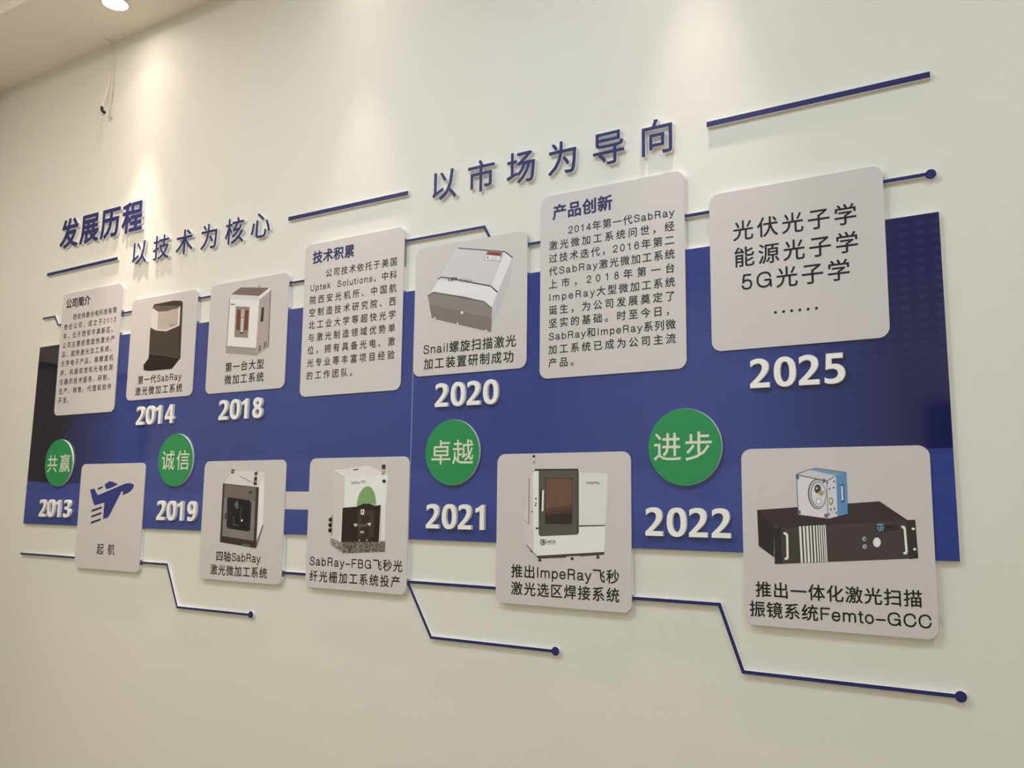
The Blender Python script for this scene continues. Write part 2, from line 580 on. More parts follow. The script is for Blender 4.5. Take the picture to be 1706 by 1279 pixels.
PC = {}
CARD_OBS = (188, 179, 173)
def print_mat(ink):
    """an ink on the white board: (red, green, blue), or 1 / 2 for the dark / light granite print"""
    if ink in PC:
        return PC[ink]
    if not isinstance(ink, tuple):
        m = mat('print_granite_dark' if ink == 1 else 'print_granite_light', (0.2, 0.18, 0.16), 0.45, 0.3)
        nt, N, L, b = nodes(m)
        geo = N.new('ShaderNodeNewGeometry')
        t = N.new('ShaderNodeTexNoise'); t.inputs['Scale'].default_value = 240; t.inputs['Detail'].default_value = 3
        L.new(geo.outputs['Position'], t.inputs['Vector'])
        r = N.new('ShaderNodeValToRGB')
        k = 1.0 if ink == 1 else 1.7
        r.color_ramp.elements[0].position = 0.38; r.color_ramp.elements[0].color = (0.04 * k, 0.034 * k, 0.03 * k, 1)
        r.color_ramp.elements[1].position = 0.62; r.color_ramp.elements[1].color = (0.32 * k, 0.28 * k, 0.25 * k, 1)
        L.new(t.outputs['Fac'], r.inputs[0]); L.new(r.outputs[0], b.inputs['Base Color'])
    else:
        lin = [min(0.86, 0.95 * s2l(v) / s2l(o) * a) for v, o, a in zip(ink, CARD_OBS, CARD_COL)]
        m = mat('print_ink_%d_%d_%d' % ink, lin, 0.42, 0.3)
    PC[ink] = m
    return m

# outlines of the printed pictures: ink colour, then x,z from the panel corner in tenths of a millimetre
ART = {
 2: [
  ((60, 46, 38), (1334, 3601, 2457, 3619, 2911, 3568, 3013, 3489, 3069, 1411, 2620, 1043, 1332, 1059, 975, 1110, 941, 1312, 1222, 1553, 1216, 1892, 1203, 2761, 1260, 3457)),
  ((92, 82, 72), (1259, 3468, 1428, 3541, 2418, 3433, 2885, 3374, 2603, 3275, 2093, 3254, 1599, 3296)),
  ((204, 194, 184), (1259, 3468, 1599, 3296, 1635, 2644, 1580, 2619, 1203, 2761)),
  ((172, 158, 143), (1599, 3296, 2093, 3254, 2768, 3305, 2803, 2643, 2164, 2537, 1639, 2606)),
  ((206, 198, 188), (2768, 3305, 2885, 3374, 2910, 2688, 2805, 2624)),
  ((204, 194, 184), (1203, 2761, 1637, 2628, 2162, 2556, 2910, 2688, 2904, 2633, 2168, 2492, 1555, 2580, 1219, 2721)),
  ((140, 128, 115), (2345, 2725, 2571, 2725, 2654, 2739, 2660, 2672, 2352, 2650)),
  ((62, 55, 45), (1231, 2712, 1555, 2580, 2168, 2492, 2917, 2613, 2991, 1417, 2085, 1598, 1232, 1740, 1232, 1853)),
  ((46, 40, 34), (2891, 2597, 2917, 2613, 3069, 1411, 2991, 1417)),
  ((78, 70, 60), (1232, 1740, 2085, 1605, 3000, 1434, 3004, 1398, 2088, 1575, 1224, 1707)),
  ((30, 25, 22), (1224, 1707, 2088, 1575, 2993, 1399, 2620, 1043, 1332, 1059, 975, 1110, 941, 1312, 1224, 1534))],
 3: [
  ((112, 97, 86), (1564, 3677, 3003, 3490, 2512, 3253, 1078, 3471)),
  ((165, 150, 142), (2537, 3151, 3069, 3388, 3084, 1427, 2569, 1184, 2491, 1435)),
  ((216, 208, 203), (1052, 3409, 1186, 3459, 2482, 3256, 2537, 3151, 2491, 1435, 971, 1639)),
  ((200, 192, 190), (1079, 3463, 1186, 3468, 2481, 3265, 2530, 3088, 1034, 3309)),
  ((150, 140, 134), (1001, 3326, 1052, 3409, 1021, 1635, 971, 1639)),
  ((212, 206, 200), (2459, 3233, 3003, 3490, 3080, 3395, 2551, 3129)),
  ((110, 98, 90), (3044, 3399, 3086, 3395, 3113, 1425, 3073, 1412)),
  ((152, 141, 130), (971, 1639, 2491, 1435, 2581, 1183, 978, 1388)),
  ((120, 108, 98), (970, 1648, 2491, 1443, 2492, 1418, 972, 1622)),
  ((136, 121, 106), (1364, 3023, 2070, 2925, 2070, 1832, 1368, 1929)),
  ((176, 160, 150), (1656, 2874, 1830, 2851, 1835, 2132, 1648, 2158)),
  ((108, 56, 46), (1449, 2896, 1638, 2868, 1637, 2142, 1448, 2177)),
  ((108, 56, 46), (1843, 2837, 2042, 2807, 2020, 2101, 1835, 2132)),
  ((70, 60, 54), (1665, 2588, 1814, 2572, 1820, 2004, 1658, 2019)),
  ((218, 212, 206), (1685, 2560, 1791, 2549, 1796, 2067, 1679, 2078)),
  ((70, 60, 54), (1726, 2508, 1751, 2505, 1744, 2106, 1720, 2108)),
  ((58, 40, 32), (2673, 2838, 2792, 2837, 2784, 2355, 2726, 2335, 2648, 2343)),
  ((120, 108, 100), (2635, 1507, 2752, 1539, 2737, 1331, 2620, 1306)),
  ((120, 108, 100), (2865, 1614, 3010, 1643, 2995, 1435, 2862, 1404)),
  ((120, 110, 98), (2484, 3651, 2515, 3647, 2542, 3344, 2506, 3348)),
  ((70, 62, 58), (1085, 3146, 1326, 3110, 1329, 3079, 1087, 3115))],
 5: [
  ((206, 199, 196), (1531, 3736, 1633, 3742, 3207, 3388, 3445, 3190, 3425, 2948, 3370, 2466, 2821, 1289, 2767, 1112, 658, 1712, 479, 2416, 608, 2509)),
  ((184, 177, 173), (2973, 2229, 3455, 3168, 3370, 2466, 2822, 1248, 2767, 1112, 2789, 1821)),
  ((214, 208, 205), (3207, 3376, 3445, 3190, 2972, 2242, 2744, 2441)),
  ((196, 189, 186), (1557, 3723, 3197, 3369, 2744, 2449, 2083, 2626, 896, 2872)),
  ((216, 210, 207), (608, 2509, 886, 2848, 2745, 2433, 2963, 2218, 2789, 1813, 2510, 2028, 1817, 2253, 713, 2509)),
  ((128, 120, 113), (479, 2425, 697, 2507, 1818, 2240, 2511, 2012, 2789, 1781, 2767, 1099, 658, 1712)),
  ((116, 108, 101), (540, 2152, 2789, 1495, 2767, 1099, 658, 1712)),
  ((60, 55, 53), (822, 2882, 961, 2941, 1246, 2879, 2107, 2632, 2744, 2454, 2977, 2249, 2949, 2212, 2735, 2418, 2098, 2599, 1247, 2845, 962, 2907, 859, 2864)),
  ((72, 66, 62), (1557, 3745, 3207, 3392, 3464, 3187, 3455, 3152, 3198, 3360, 1557, 3715)),
  ((78, 70, 66), (479, 2425, 697, 2515, 2510, 2028, 2794, 1796, 2785, 1773, 2506, 2000, 703, 2484, 491, 2398)),
  ((60, 52, 50), (2615, 3477, 3103, 3366, 3035, 3120, 2473, 3247)),
  ((150, 62, 52), (2615, 3465, 3088, 3355, 3066, 3276, 2573, 3387)),
  ((216, 208, 203), (2568, 3380, 3061, 3269, 3025, 3133, 2493, 3253)),
  ((92, 34, 30), (2703, 3419, 2993, 3353, 2989, 3324, 2694, 3391)),
  ((44, 44, 48), (2648, 3289, 2646, 3281, 2641, 3274, 2633, 3270, 2624, 3268, 2614, 3270, 2604, 3274, 2596, 3281, 2591, 3289, 2589, 3298, 2591, 3306, 2596, 3313, 2603, 3317, 2613, 3319, 2623, 3317, 2633, 3313, 2641, 3306, 2646, 3298)),
  ((150, 140, 136), (2730, 3290, 2971, 3236, 2971, 3223, 2730, 3278)),
  ((150, 140, 136), (2721, 3246, 2953, 3193, 2953, 3181, 2721, 3233)),
  ((108, 99, 91), (1808, 1766, 1804, 1738, 1789, 1714, 1765, 1698, 1736, 1691, 1705, 1694, 1675, 1707, 1650, 1729, 1634, 1755, 1628, 1785, 1633, 1813, 1648, 1836, 1672, 1852, 1701, 1859, 1732, 1856, 1762, 1843, 1786, 1821, 1802, 1795)),
  ((205, 196, 186), (1798, 1767, 1796, 1750, 1786, 1736, 1772, 1726, 1754, 1722, 1735, 1724, 1717, 1732, 1702, 1745, 1692, 1761, 1688, 1778, 1691, 1795, 1701, 1809, 1715, 1819, 1733, 1823, 1752, 1821, 1770, 1813, 1785, 1800, 1795, 1784)),
  ((215, 208, 204), (803, 1706, 801, 1697, 794, 1690, 783, 1686, 770, 1684, 755, 1686, 742, 1690, 730, 1697, 723, 1705, 720, 1714, 722, 1723, 729, 1730, 740, 1734, 754, 1736, 768, 1735, 782, 1730, 793, 1723, 801, 1715)),
  ((215, 208, 204), (1625, 1468, 1624, 1457, 1619, 1447, 1611, 1440, 1601, 1437, 1591, 1438, 1581, 1443, 1573, 1452, 1567, 1462, 1565, 1474, 1567, 1485, 1572, 1495, 1580, 1501, 1589, 1504, 1600, 1503, 1610, 1498, 1618, 1490, 1623, 1479)),
  ((215, 208, 204), (2632, 1157, 2631, 1147, 2625, 1139, 2616, 1134, 2605, 1131, 2593, 1132, 2582, 1137, 2573, 1144, 2567, 1153, 2565, 1163, 2567, 1173, 2573, 1181, 2581, 1186, 2592, 1189, 2604, 1187, 2615, 1183, 2624, 1176, 2630, 1167))],
 8: [
  ((47, 52, 112), (662, 2981, 948, 3017, 1171, 2774, 1335, 2804, 2804, 3195, 3028, 3226, 3255, 3208, 3362, 3156, 3374, 3097, 3305, 3011, 3175, 2917, 2959, 2826, 2708, 2783, 2752, 2901, 2709, 2929, 2638, 2894, 2365, 2518, 2017, 2023, 1900, 1927, 1624, 1876, 1639, 2494, 1016, 2373, 845, 2629)),
  ((47, 52, 112), (1558, 3168, 1867, 3302, 2105, 3266, 2405, 3178, 2013, 3054, 1698, 2990)),
  ((52, 50, 90), (1157, 3032, 1452, 3114, 1483, 3054, 1184, 2964)),
  ((46, 44, 76), (868, 2207, 1496, 2350, 1494, 2272, 860, 2121)),
  ((46, 44, 76), (877, 1986, 1492, 2138, 1496, 2060, 863, 1907)),
  ((46, 44, 76), (882, 1754, 1485, 1901, 1483, 1820, 850, 1672))],
 9: [
  ((206, 199, 194), (1039, 3229, 1362, 3619, 1902, 3661, 2990, 3605, 3005, 3397, 2761, 3073)),
  ((222, 216, 211), (2744, 3120, 3002, 3443, 3045, 1860, 2791, 1238, 2738, 1327)),
  ((104, 94, 88), (3029, 1905, 3060, 1838, 2814, 1194, 2766, 1124, 2755, 1282)),
  ((150, 142, 136), (1813, 3473, 2479, 3259, 2454, 3231, 1794, 3450)),
  ((62, 52, 48), (989, 3229, 2759, 3097, 2754, 1109, 993, 1261)),
  ((120, 115, 112), (1084, 3205, 2666, 3083, 2711, 1336, 1097, 1462)),
  ((108, 97, 90), (1084, 3205, 2666, 3083, 2678, 2634, 1086, 2738)),
  ((60, 50, 46), (2624, 3106, 2766, 3097, 2773, 1119, 2631, 1141)),
  ((54, 46, 42), (1097, 1452, 2684, 1335, 2680, 1120, 1008, 1247)),
  ((36, 32, 32), (1310, 2763, 2339, 2668, 2446, 2585, 2451, 1685, 2367, 1637, 1372, 1713, 1282, 1786, 1250, 2711)),
  ((24, 22, 22), (1506, 2665, 2324, 2593, 2349, 1706, 1535, 1769)),
  ((92, 92, 95), (1651, 2601, 1786, 2640, 1831, 2415, 1738, 2367, 1610, 2497)),
  ((80, 80, 82), (1590, 2131, 1625, 2131, 1659, 1861, 1875, 1842, 1870, 1810, 1614, 1822)),
  ((54, 54, 58), (1920, 2510, 1989, 2511, 1997, 2045, 1928, 2043)),
  ((190, 190, 188), (2069, 1995, 2067, 1981, 2060, 1968, 2048, 1958, 2032, 1953, 2016, 1953, 2000, 1957, 1986, 1967, 1977, 1979, 1973, 1993, 1975, 2007, 1982, 2020, 1994, 2030, 2010, 2035, 2026, 2035, 2042, 2031, 2056, 2022, 2065, 2009)),
  ((44, 38, 36), (1190, 2227, 1251, 2257, 1249, 2021, 1171, 2029)),
  ((46, 42, 42), (2239, 2923, 2464, 2989, 2425, 2878)),
  ((112, 100, 94), (2085, 1232, 2472, 1209, 2455, 1172, 2074, 1195)),
  ((48, 45, 42), (2520, 3436, 2655, 3436, 2654, 3166, 2499, 3166)),
  ((178, 172, 160), (2530, 3492, 2658, 3491, 2648, 3436, 2527, 3436)),
  ((74, 70, 66), (2522, 3595, 2675, 3622, 2658, 3491, 2523, 3492)),
  ((196, 190, 184), (2543, 3306, 2637, 3305, 2639, 3273, 2545, 3273)),
  ((62, 56, 52), (1398, 3699, 1538, 3698, 1507, 3556, 1366, 3566)),
  ((150, 142, 134), (1443, 3661, 1513, 3660, 1490, 3594, 1420, 3594))],
 10: [
  ((214, 206, 201), (987, 3609, 2480, 3736, 3208, 3463, 3211, 3401, 1498, 3367)),
  ((198, 188, 181), (987, 3609, 1497, 3388, 1483, 2483, 1419, 1427, 994, 1529, 1046, 2456)),
  ((170, 160, 153), (987, 3609, 1497, 3397, 1498, 3371, 988, 3588)),
  ((226, 220, 215), (1497, 3388, 3209, 3442, 3173, 2558, 1512, 2475)),
  ((205, 197, 191), (1425, 2483, 1512, 2475, 1488, 1429, 1361, 1425)),
  ((214, 206, 201), (2933, 2564, 3172, 2575, 3181, 1526, 2932, 1506)),
  ((170, 160, 153), (2971, 2564, 2999, 2565, 3008, 1512, 2976, 1507)),
  ((40, 31, 28), (1455, 2461, 2027, 2503, 2277, 2590, 2528, 2602, 2753, 2541, 2971, 2564, 2944, 1477, 1449, 1419)),
  ((120, 152, 97), (2027, 2503, 2042, 2681, 2086, 2831, 2170, 2967, 2284, 3074, 2450, 3129, 2603, 3074, 2720, 2918, 2783, 2730, 2796, 2554, 2528, 2602, 2277, 2590)),
  ((64, 52, 47), (2072, 2385, 2730, 2411, 2736, 1603, 2110, 1550)),
  ((46, 38, 35), (2237, 2235, 2543, 2249, 2571, 1598, 2266, 1580)),
  ((205, 204, 202), (2189, 2420, 2340, 2431, 2331, 2270, 2207, 2268)),
  ((60, 55, 52), (2230, 2387, 2286, 2388, 2283, 2324, 2233, 2324)),
  ((196, 194, 188), (1920, 1980, 2101, 1996, 2010, 1889)),
  ((196, 194, 188), (2459, 2021, 2625, 2033, 2574, 1923)),
  ((104, 78, 66), (2091, 1971, 2482, 1988, 2485, 1921, 2094, 1903)),
  ((158, 156, 150), (2201, 1776, 2358, 1780, 2360, 1717, 2204, 1713)),
  ((150, 148, 142), (2225, 1499, 2223, 1489, 2216, 1480, 2206, 1473, 2194, 1470, 2180, 1469, 2167, 1472, 2156, 1478, 2149, 1487, 2146, 1497, 2148, 1507, 2154, 1516, 2165, 1523, 2177, 1527, 2191, 1527, 2204, 1524, 2215, 1518, 2222, 1509)),
  ((150, 148, 142), (2519, 1517, 2517, 1507, 2511, 1498, 2501, 1491, 2489, 1488, 2475, 1487, 2462, 1490, 2452, 1496, 2444, 1505, 2442, 1515, 2444, 1525, 2450, 1534, 2460, 1541, 2473, 1544, 2486, 1545, 2499, 1542, 2509, 1536, 2517, 1527)),
  (1, (1539, 1333, 3193, 1493, 3194, 1198, 1551, 1088)),
  (2, (982, 1537, 1419, 1427, 1539, 1333, 1551, 1088, 1004, 1336)),
  (1, (1419, 1427, 2944, 1477, 3193, 1502, 3193, 1485, 1540, 1325)),
  ((50, 43, 40), (2973, 3760, 3109, 3771, 3115, 3632, 2978, 3633)),
  ((186, 178, 92), (2994, 3633, 3098, 3632, 3101, 3569, 2997, 3570)),
  ((150, 146, 138), (2986, 3570, 3095, 3569, 3083, 3460, 2979, 3461)),
  ((52, 46, 43), (3151, 3271, 3147, 3252, 3135, 3236, 3117, 3224, 3094, 3218, 3070, 3218, 3046, 3224, 3027, 3236, 3014, 3253, 3009, 3271, 3012, 3290, 3024, 3306, 3042, 3319, 3065, 3325, 3090, 3325, 3113, 3318, 3133, 3306, 3146, 3290)),
  ((152, 142, 136), (1004, 2239, 1069, 2249, 1072, 1617, 1013, 1615)),
  ((26, 23, 23), (915, 2143, 1032, 2162, 1050, 2042, 968, 2023, 895, 2065)),
  ((26, 23, 23), (912, 1979, 1028, 1998, 1047, 1870, 965, 1850, 892, 1900)),
  ((26, 23, 23), (908, 1815, 1031, 1835, 1049, 1715, 962, 1695, 895, 1737)),
  ((72, 66, 62), (1821, 3632, 2049, 3656, 2050, 3625, 1833, 3606))],
 11: [
  ((196, 188, 181), (850, 2242, 1033, 3338, 1163, 3449, 1216, 1291, 964, 1549, 875, 1750)),
  ((150, 142, 134), (850, 2242, 1036, 2115, 1036, 2098, 855, 2217)),
  ((228, 224, 217), (1138, 3462, 1330, 3572, 2544, 3552, 3277, 2106, 3266, 1448, 1288, 1278, 1182, 1354)),
  ((209, 203, 199), (2535, 3463, 3369, 3445, 3290, 2126, 2537, 2089)),
  ((196, 190, 186), (3364, 3445, 3399, 3433, 3321, 2127, 3281, 2126)),
  ((62, 54, 50), (2537, 2109, 3286, 2138, 3286, 2110, 2537, 2073)),
  ((225, 221, 214), (1224, 1972, 2546, 2069, 3290, 2103, 3266, 1448, 1288, 1278)),
  ((70, 62, 58), (1278, 1286, 3266, 1463, 3253, 1393, 2592, 1324, 2547, 1338, 2186, 1307, 2140, 1274, 1321, 1211)),
  ((122, 114, 106), (964, 1578, 1278, 1286, 1312, 1223, 964, 1525)),
  ((60, 55, 52), (1340, 1212, 1406, 1215, 1435, 1144, 1312, 1138)),
  ((60, 55, 52), (2313, 1293, 2367, 1295, 2394, 1225, 2286, 1221)),
  ((60, 55, 52), (3053, 1374, 3105, 1376, 3127, 1292, 3031, 1288)),
  ((110, 102, 96), (1071, 1431, 1129, 1417, 1139, 1373, 1086, 1371)),
  ((84, 78, 74), (1321, 3543, 2522, 3544, 2524, 1919, 2479, 1870, 1392, 1798, 1335, 1845)),
  ((66, 60, 58), (2499, 3544, 2531, 3544, 2533, 1919, 2488, 1870)),
  ((60, 54, 52), (1195, 3573, 2508, 3568, 2517, 3524, 1205, 3523)),
  ((52, 40, 36), (1528, 3336, 2349, 3324, 2338, 2132, 1527, 2122)),
  ((104, 76, 63), (1547, 3319, 2335, 3308, 2328, 2590, 1543, 2499)),
  ((88, 62, 52), (1543, 2531, 2328, 2622, 2328, 2526, 1544, 2434)),
  ((76, 53, 45), (1544, 2442, 2328, 2534, 2328, 2430, 1544, 2345)),
  ((42, 38, 40), (1378, 3028, 1435, 3028, 1425, 2465, 1368, 2496)),
  ((216, 216, 216), (1435, 3012, 1492, 3012, 1477, 2457, 1420, 2456)),
  ((84, 78, 72), (1270, 2782, 1268, 2773, 1263, 2766, 1256, 2760, 1246, 2757, 1236, 2757, 1227, 2760, 1219, 2765, 1214, 2773, 1212, 2781, 1214, 2790, 1219, 2797, 1226, 2803, 1236, 2806, 1246, 2806, 1255, 2803, 1263, 2797, 1268, 2790)),
  ((84, 78, 72), (1266, 2667, 1265, 2660, 1260, 2654, 1254, 2649, 1246, 2647, 1238, 2646, 1230, 2649, 1224, 2653, 1220, 2659, 1218, 2666, 1219, 2673, 1224, 2680, 1230, 2684, 1238, 2687, 1246, 2687, 1254, 2685, 1260, 2680, 1264, 2674)),
  ((84, 78, 72), (1257, 2605, 1256, 2598, 1251, 2592, 1245, 2588, 1237, 2585, 1229, 2585, 1221, 2587, 1215, 2592, 1210, 2598, 1209, 2605, 1210, 2612, 1214, 2618, 1221, 2623, 1229, 2625, 1237, 2625, 1245, 2623, 1251, 2618, 1255, 2612)),
  ((130, 122, 114), (1148, 2440, 1147, 2429, 1143, 2419, 1136, 2412, 1128, 2408, 1120, 2407, 1112, 2411, 1106, 2418, 1101, 2428, 1100, 2439, 1101, 2451, 1105, 2461, 1112, 2468, 1119, 2472, 1128, 2472, 1136, 2468, 1142, 2461, 1146, 2451)),
  ((112, 105, 98), (1018, 3338, 1038, 3338, 1036, 2115, 1016, 2122)),
  ((60, 52, 50), (1248, 2022, 1334, 2024, 1334, 1987, 1239, 1977)),
  ((62, 46, 40), (1129, 3944, 1202, 3943, 1202, 3880, 1130, 3882)),
  ((214, 209, 204), (1154, 3881, 1183, 3881, 1186, 3565, 1157, 3545)),
  ((152, 142, 132), (1140, 3786, 1203, 3785, 1204, 3727, 1141, 3727))],
 12: [
  ((58, 48, 46), (346, 2599, 3008, 2823, 3557, 2428, 862, 2192)),
  ((48, 40, 38), (346, 2599, 724, 2292, 710, 1535, 363, 1780)),
  ((70, 60, 57), (346, 2599, 863, 2203, 721, 2184, 724, 2292)),
  ((67, 58, 55), (721, 2188, 3701, 2444, 3725, 1644, 721, 1385)),
  ((50, 43, 41), (721, 2188, 870, 2203, 869, 1399, 721, 1385)),
  ((36, 30, 29), (863, 2203, 877, 2203, 876, 1399, 862, 1398)),
  ((54, 46, 44), (3531, 2431, 3701, 2444, 3725, 1644, 3559, 1620)),
  ((218, 212, 209), (1286, 2246, 1333, 2250, 1351, 1444, 1304, 1440)),
  ((218, 212, 209), (1369, 2253, 1413, 2257, 1430, 1451, 1387, 1447)),
  ((218, 212, 209), (1442, 2259, 1492, 2264, 1509, 1458, 1459, 1453)),
  ((218, 212, 209), (1521, 2266, 1557, 2269, 1573, 1463, 1538, 1460)),
  ((218, 212, 209), (1593, 2272, 1629, 2275, 1644, 1469, 1609, 1466)),
  ((218, 212, 209), (1657, 2277, 1686, 2280, 1701, 1474, 1673, 1472)),
  ((218, 212, 209), (1711, 2282, 1736, 2284, 1751, 1478, 1726, 1476)),
  ((218, 212, 209), (1757, 2286, 1782, 2288, 1797, 1482, 1772, 1480)),
  ((218, 212, 209), (1803, 2290, 1824, 2291, 1839, 1486, 1818, 1484)),
  ((218, 212, 209), (1842, 2293, 1867, 2295, 1881, 1489, 1856, 1487)),
  ((218, 214, 210), (941, 2113, 1007, 2100, 1043, 2049, 1039, 1548, 1008, 1496, 945, 1493, 947, 1534, 991, 1557, 994, 2033, 940, 2065)),
  ((218, 214, 210), (3429, 2318, 3487, 2302, 3510, 2258, 3527, 1772, 3506, 1720, 3441, 1711, 3437, 1755, 3480, 1777, 3465, 2243, 3421, 2273)),
  ((220, 216, 212), (3686, 2252, 3684, 2243, 3678, 2234, 3669, 2228, 3659, 2225, 3648, 2224, 3637, 2227, 3629, 2233, 3624, 2241, 3622, 2251, 3625, 2260, 3631, 2268, 3639, 2275, 3650, 2278, 3661, 2279, 3671, 2276, 3680, 2270, 3685, 2262)),
  ((220, 216, 212), (3696, 1830, 3693, 1820, 3687, 1812, 3679, 1806, 3668, 1802, 3657, 1802, 3647, 1804, 3639, 1810, 3634, 1818, 3632, 1827, 3634, 1837, 3640, 1845, 3649, 1852, 3660, 1855, 3671, 1856, 3681, 1853, 3689, 1847, 3694, 1839)),
  ((30, 25, 25), (779, 2009, 777, 1997, 772, 1987, 765, 1979, 757, 1975, 747, 1975, 739, 1979, 732, 1986, 728, 1996, 727, 2007, 729, 2018, 734, 2029, 741, 2036, 749, 2040, 758, 2041, 767, 2037, 774, 2030, 778, 2020)),
  ((30, 25, 25), (778, 1585, 776, 1574, 771, 1564, 764, 1556, 756, 1552, 747, 1551, 738, 1555, 732, 1562, 727, 1572, 726, 1583, 728, 1594, 733, 1605, 740, 1612, 749, 1617, 758, 1617, 766, 1613, 773, 1606, 777, 1596)),
  ((172, 168, 166), (2709, 2013, 2706, 1997, 2698, 1982, 2687, 1970, 2673, 1964, 2659, 1964, 2646, 1969, 2636, 1980, 2630, 1994, 2628, 2011, 2631, 2028, 2639, 2043, 2650, 2054, 2663, 2060, 2677, 2061, 2690, 2055, 2700, 2045, 2707, 2030)),
  ((60, 50, 46), (2695, 2013, 2694, 2006, 2690, 1999, 2684, 1994, 2678, 1992, 2671, 1992, 2664, 1994, 2659, 1998, 2656, 2005, 2655, 2012, 2656, 2019, 2660, 2025, 2666, 2030, 2672, 2033, 2679, 2033, 2686, 2031, 2691, 2026, 2694, 2020)),
  ((172, 168, 166), (2716, 1849, 2712, 1832, 2704, 1817, 2692, 1806, 2678, 1800, 2662, 1799, 2648, 1804, 2637, 1815, 2630, 1829, 2628, 1846, 2631, 1863, 2640, 1878, 2652, 1889, 2666, 1896, 2681, 1896, 2695, 1891, 2707, 1880, 2714, 1866)),
  ((120, 110, 104), (2699, 1849, 2697, 1840, 2693, 1833, 2686, 1827, 2678, 1824, 2670, 1823, 2663, 1826, 2657, 1831, 2653, 1839, 2652, 1847, 2653, 1855, 2658, 1863, 2664, 1869, 2672, 1872, 2680, 1872, 2688, 1869, 2694, 1864, 2698, 1857)),
  ((206, 202, 200), (3002, 1950, 2996, 1914, 2981, 1882, 2959, 1858, 2932, 1845, 2905, 1844, 2879, 1855, 2859, 1878, 2846, 1909, 2843, 1944, 2849, 1980, 2864, 2012, 2887, 2036, 2913, 2050, 2941, 2050, 2966, 2039, 2986, 2016, 2999, 1985)),
  ((228, 224, 223), (2979, 1949, 2975, 1923, 2964, 1899, 2948, 1882, 2929, 1872, 2910, 1871, 2892, 1880, 2877, 1896, 2869, 1919, 2866, 1945, 2871, 1971, 2881, 1995, 2897, 2013, 2916, 2022, 2936, 2023, 2954, 2014, 2968, 1998, 2977, 1975)),
  ((192, 184, 186), (1260, 3410, 1533, 3519, 2133, 3386, 1928, 3252)),
  ((110, 148, 168), (1533, 3519, 1707, 3546, 2351, 3449, 2133, 3375)),
  ((208, 199, 201), (1260, 3410, 1928, 3260, 1924, 2427, 1276, 2506)),
  ((202, 193, 197), (1928, 3260, 2130, 3379, 2132, 2485, 1924, 2427)),
  ((90, 130, 170), (2130, 3379, 2348, 3446, 2352, 2542, 2132, 2485)),
  ((96, 88, 90), (1260, 3414, 1533, 3522, 1710, 3550, 2351, 3453, 2351, 3439, 1710, 3535, 1536, 3508, 1263, 3395)),
  ((96, 88, 90), (1260, 3410, 1275, 3406, 1290, 2506, 1272, 2506)),
  ((96, 88, 90), (1272, 2513, 1924, 2438, 1924, 2420, 1276, 2499)),
  ((96, 88, 90), (1921, 3260, 1935, 3260, 1931, 2427, 1917, 2427)),
  ((96, 88, 90), (1260, 3414, 1929, 3271, 2130, 3382, 2129, 3368, 1931, 3249, 1260, 3395)),
  ((92, 84, 88), (1915, 2985, 1912, 2905, 1898, 2829, 1874, 2760, 1840, 2704, 1798, 2663, 1752, 2639, 1703, 2634, 1654, 2649, 1609, 2682, 1570, 2732, 1539, 2796, 1518, 2870, 1508, 2950, 1510, 3031, 1524, 3108, 1549, 3178, 1584, 3234, 1626, 3276, 1673, 3299, 1722, 3303, 1770, 3287, 1815, 3253, 1854, 3202, 1885, 3138, 1905, 3065)),
  ((190, 182, 185), (1908, 2984, 1906, 2908, 1893, 2836, 1870, 2771, 1840, 2718, 1802, 2679, 1759, 2657, 1715, 2653, 1671, 2667, 1629, 2698, 1593, 2746, 1565, 2806, 1546, 2876, 1537, 2952, 1539, 3028, 1551, 3101, 1574, 3167, 1606, 3220, 1644, 3259, 1687, 3281, 1731, 3284, 1776, 3269, 1817, 3237, 1852, 3189, 1880, 3129, 1899, 3059)),
  ((112, 104, 106), (1893, 2975, 1891, 2907, 1880, 2842, 1860, 2784, 1833, 2736, 1800, 2702, 1762, 2682, 1723, 2678, 1684, 2691, 1647, 2719, 1615, 2762, 1590, 2816, 1573, 2879, 1565, 2946, 1567, 3015, 1578, 3080, 1598, 3139, 1626, 3187, 1660, 3221, 1698, 3241, 1737, 3244, 1776, 3231, 1813, 3202, 1844, 3159, 1869, 3105, 1886, 3042)),
  ((206, 199, 201), (1886, 2974, 1885, 2910, 1874, 2849, 1856, 2795, 1831, 2751, 1801, 2718, 1767, 2700, 1731, 2696, 1695, 2708, 1662, 2735, 1633, 2775, 1610, 2826, 1594, 2884, 1587, 2948, 1588, 3012, 1599, 3073, 1617, 3127, 1642, 3172, 1673, 3205, 1707, 3223, 1743, 3226, 1779, 3213, 1812, 3186, 1841, 3146, 1864, 3095, 1879, 3037)),
  ((84, 74, 78), (1802, 3085, 1796, 3050, 1782, 3019, 1761, 2996, 1737, 2984, 1711, 2984, 1687, 2996, 1667, 3019, 1655, 3050, 1652, 3085, 1658, 3120, 1672, 3150, 1692, 3173, 1717, 3185, 1743, 3185, 1767, 3173, 1787, 3150, 1798, 3120)),
  ((50, 44, 48), (1748, 3063, 1745, 3045, 1738, 3030, 1728, 3019, 1717, 3012, 1704, 3012, 1693, 3018, 1684, 3030, 1678, 3045, 1676, 3063, 1679, 3080, 1686, 3096, 1696, 3107, 1707, 3113, 1720, 3113, 1731, 3107, 1740, 3096, 1746, 3080)),
  ((200, 190, 150), (1685, 3114, 1721, 3121, 1727, 3077, 1691, 3070)),
  ((156, 148, 96), (1718, 3019, 1840, 3048, 1866, 2990, 1828, 2925, 1744, 2946)),
  ((150, 142, 144), (1807, 2808, 1802, 2784, 1789, 2762, 1771, 2745, 1748, 2736, 1725, 2736, 1703, 2744, 1686, 2760, 1675, 2782, 1671, 2807, 1676, 2832, 1689, 2854, 1707, 2871, 1730, 2879, 1753, 2880, 1775, 2871, 1792, 2855, 1803, 2833)),
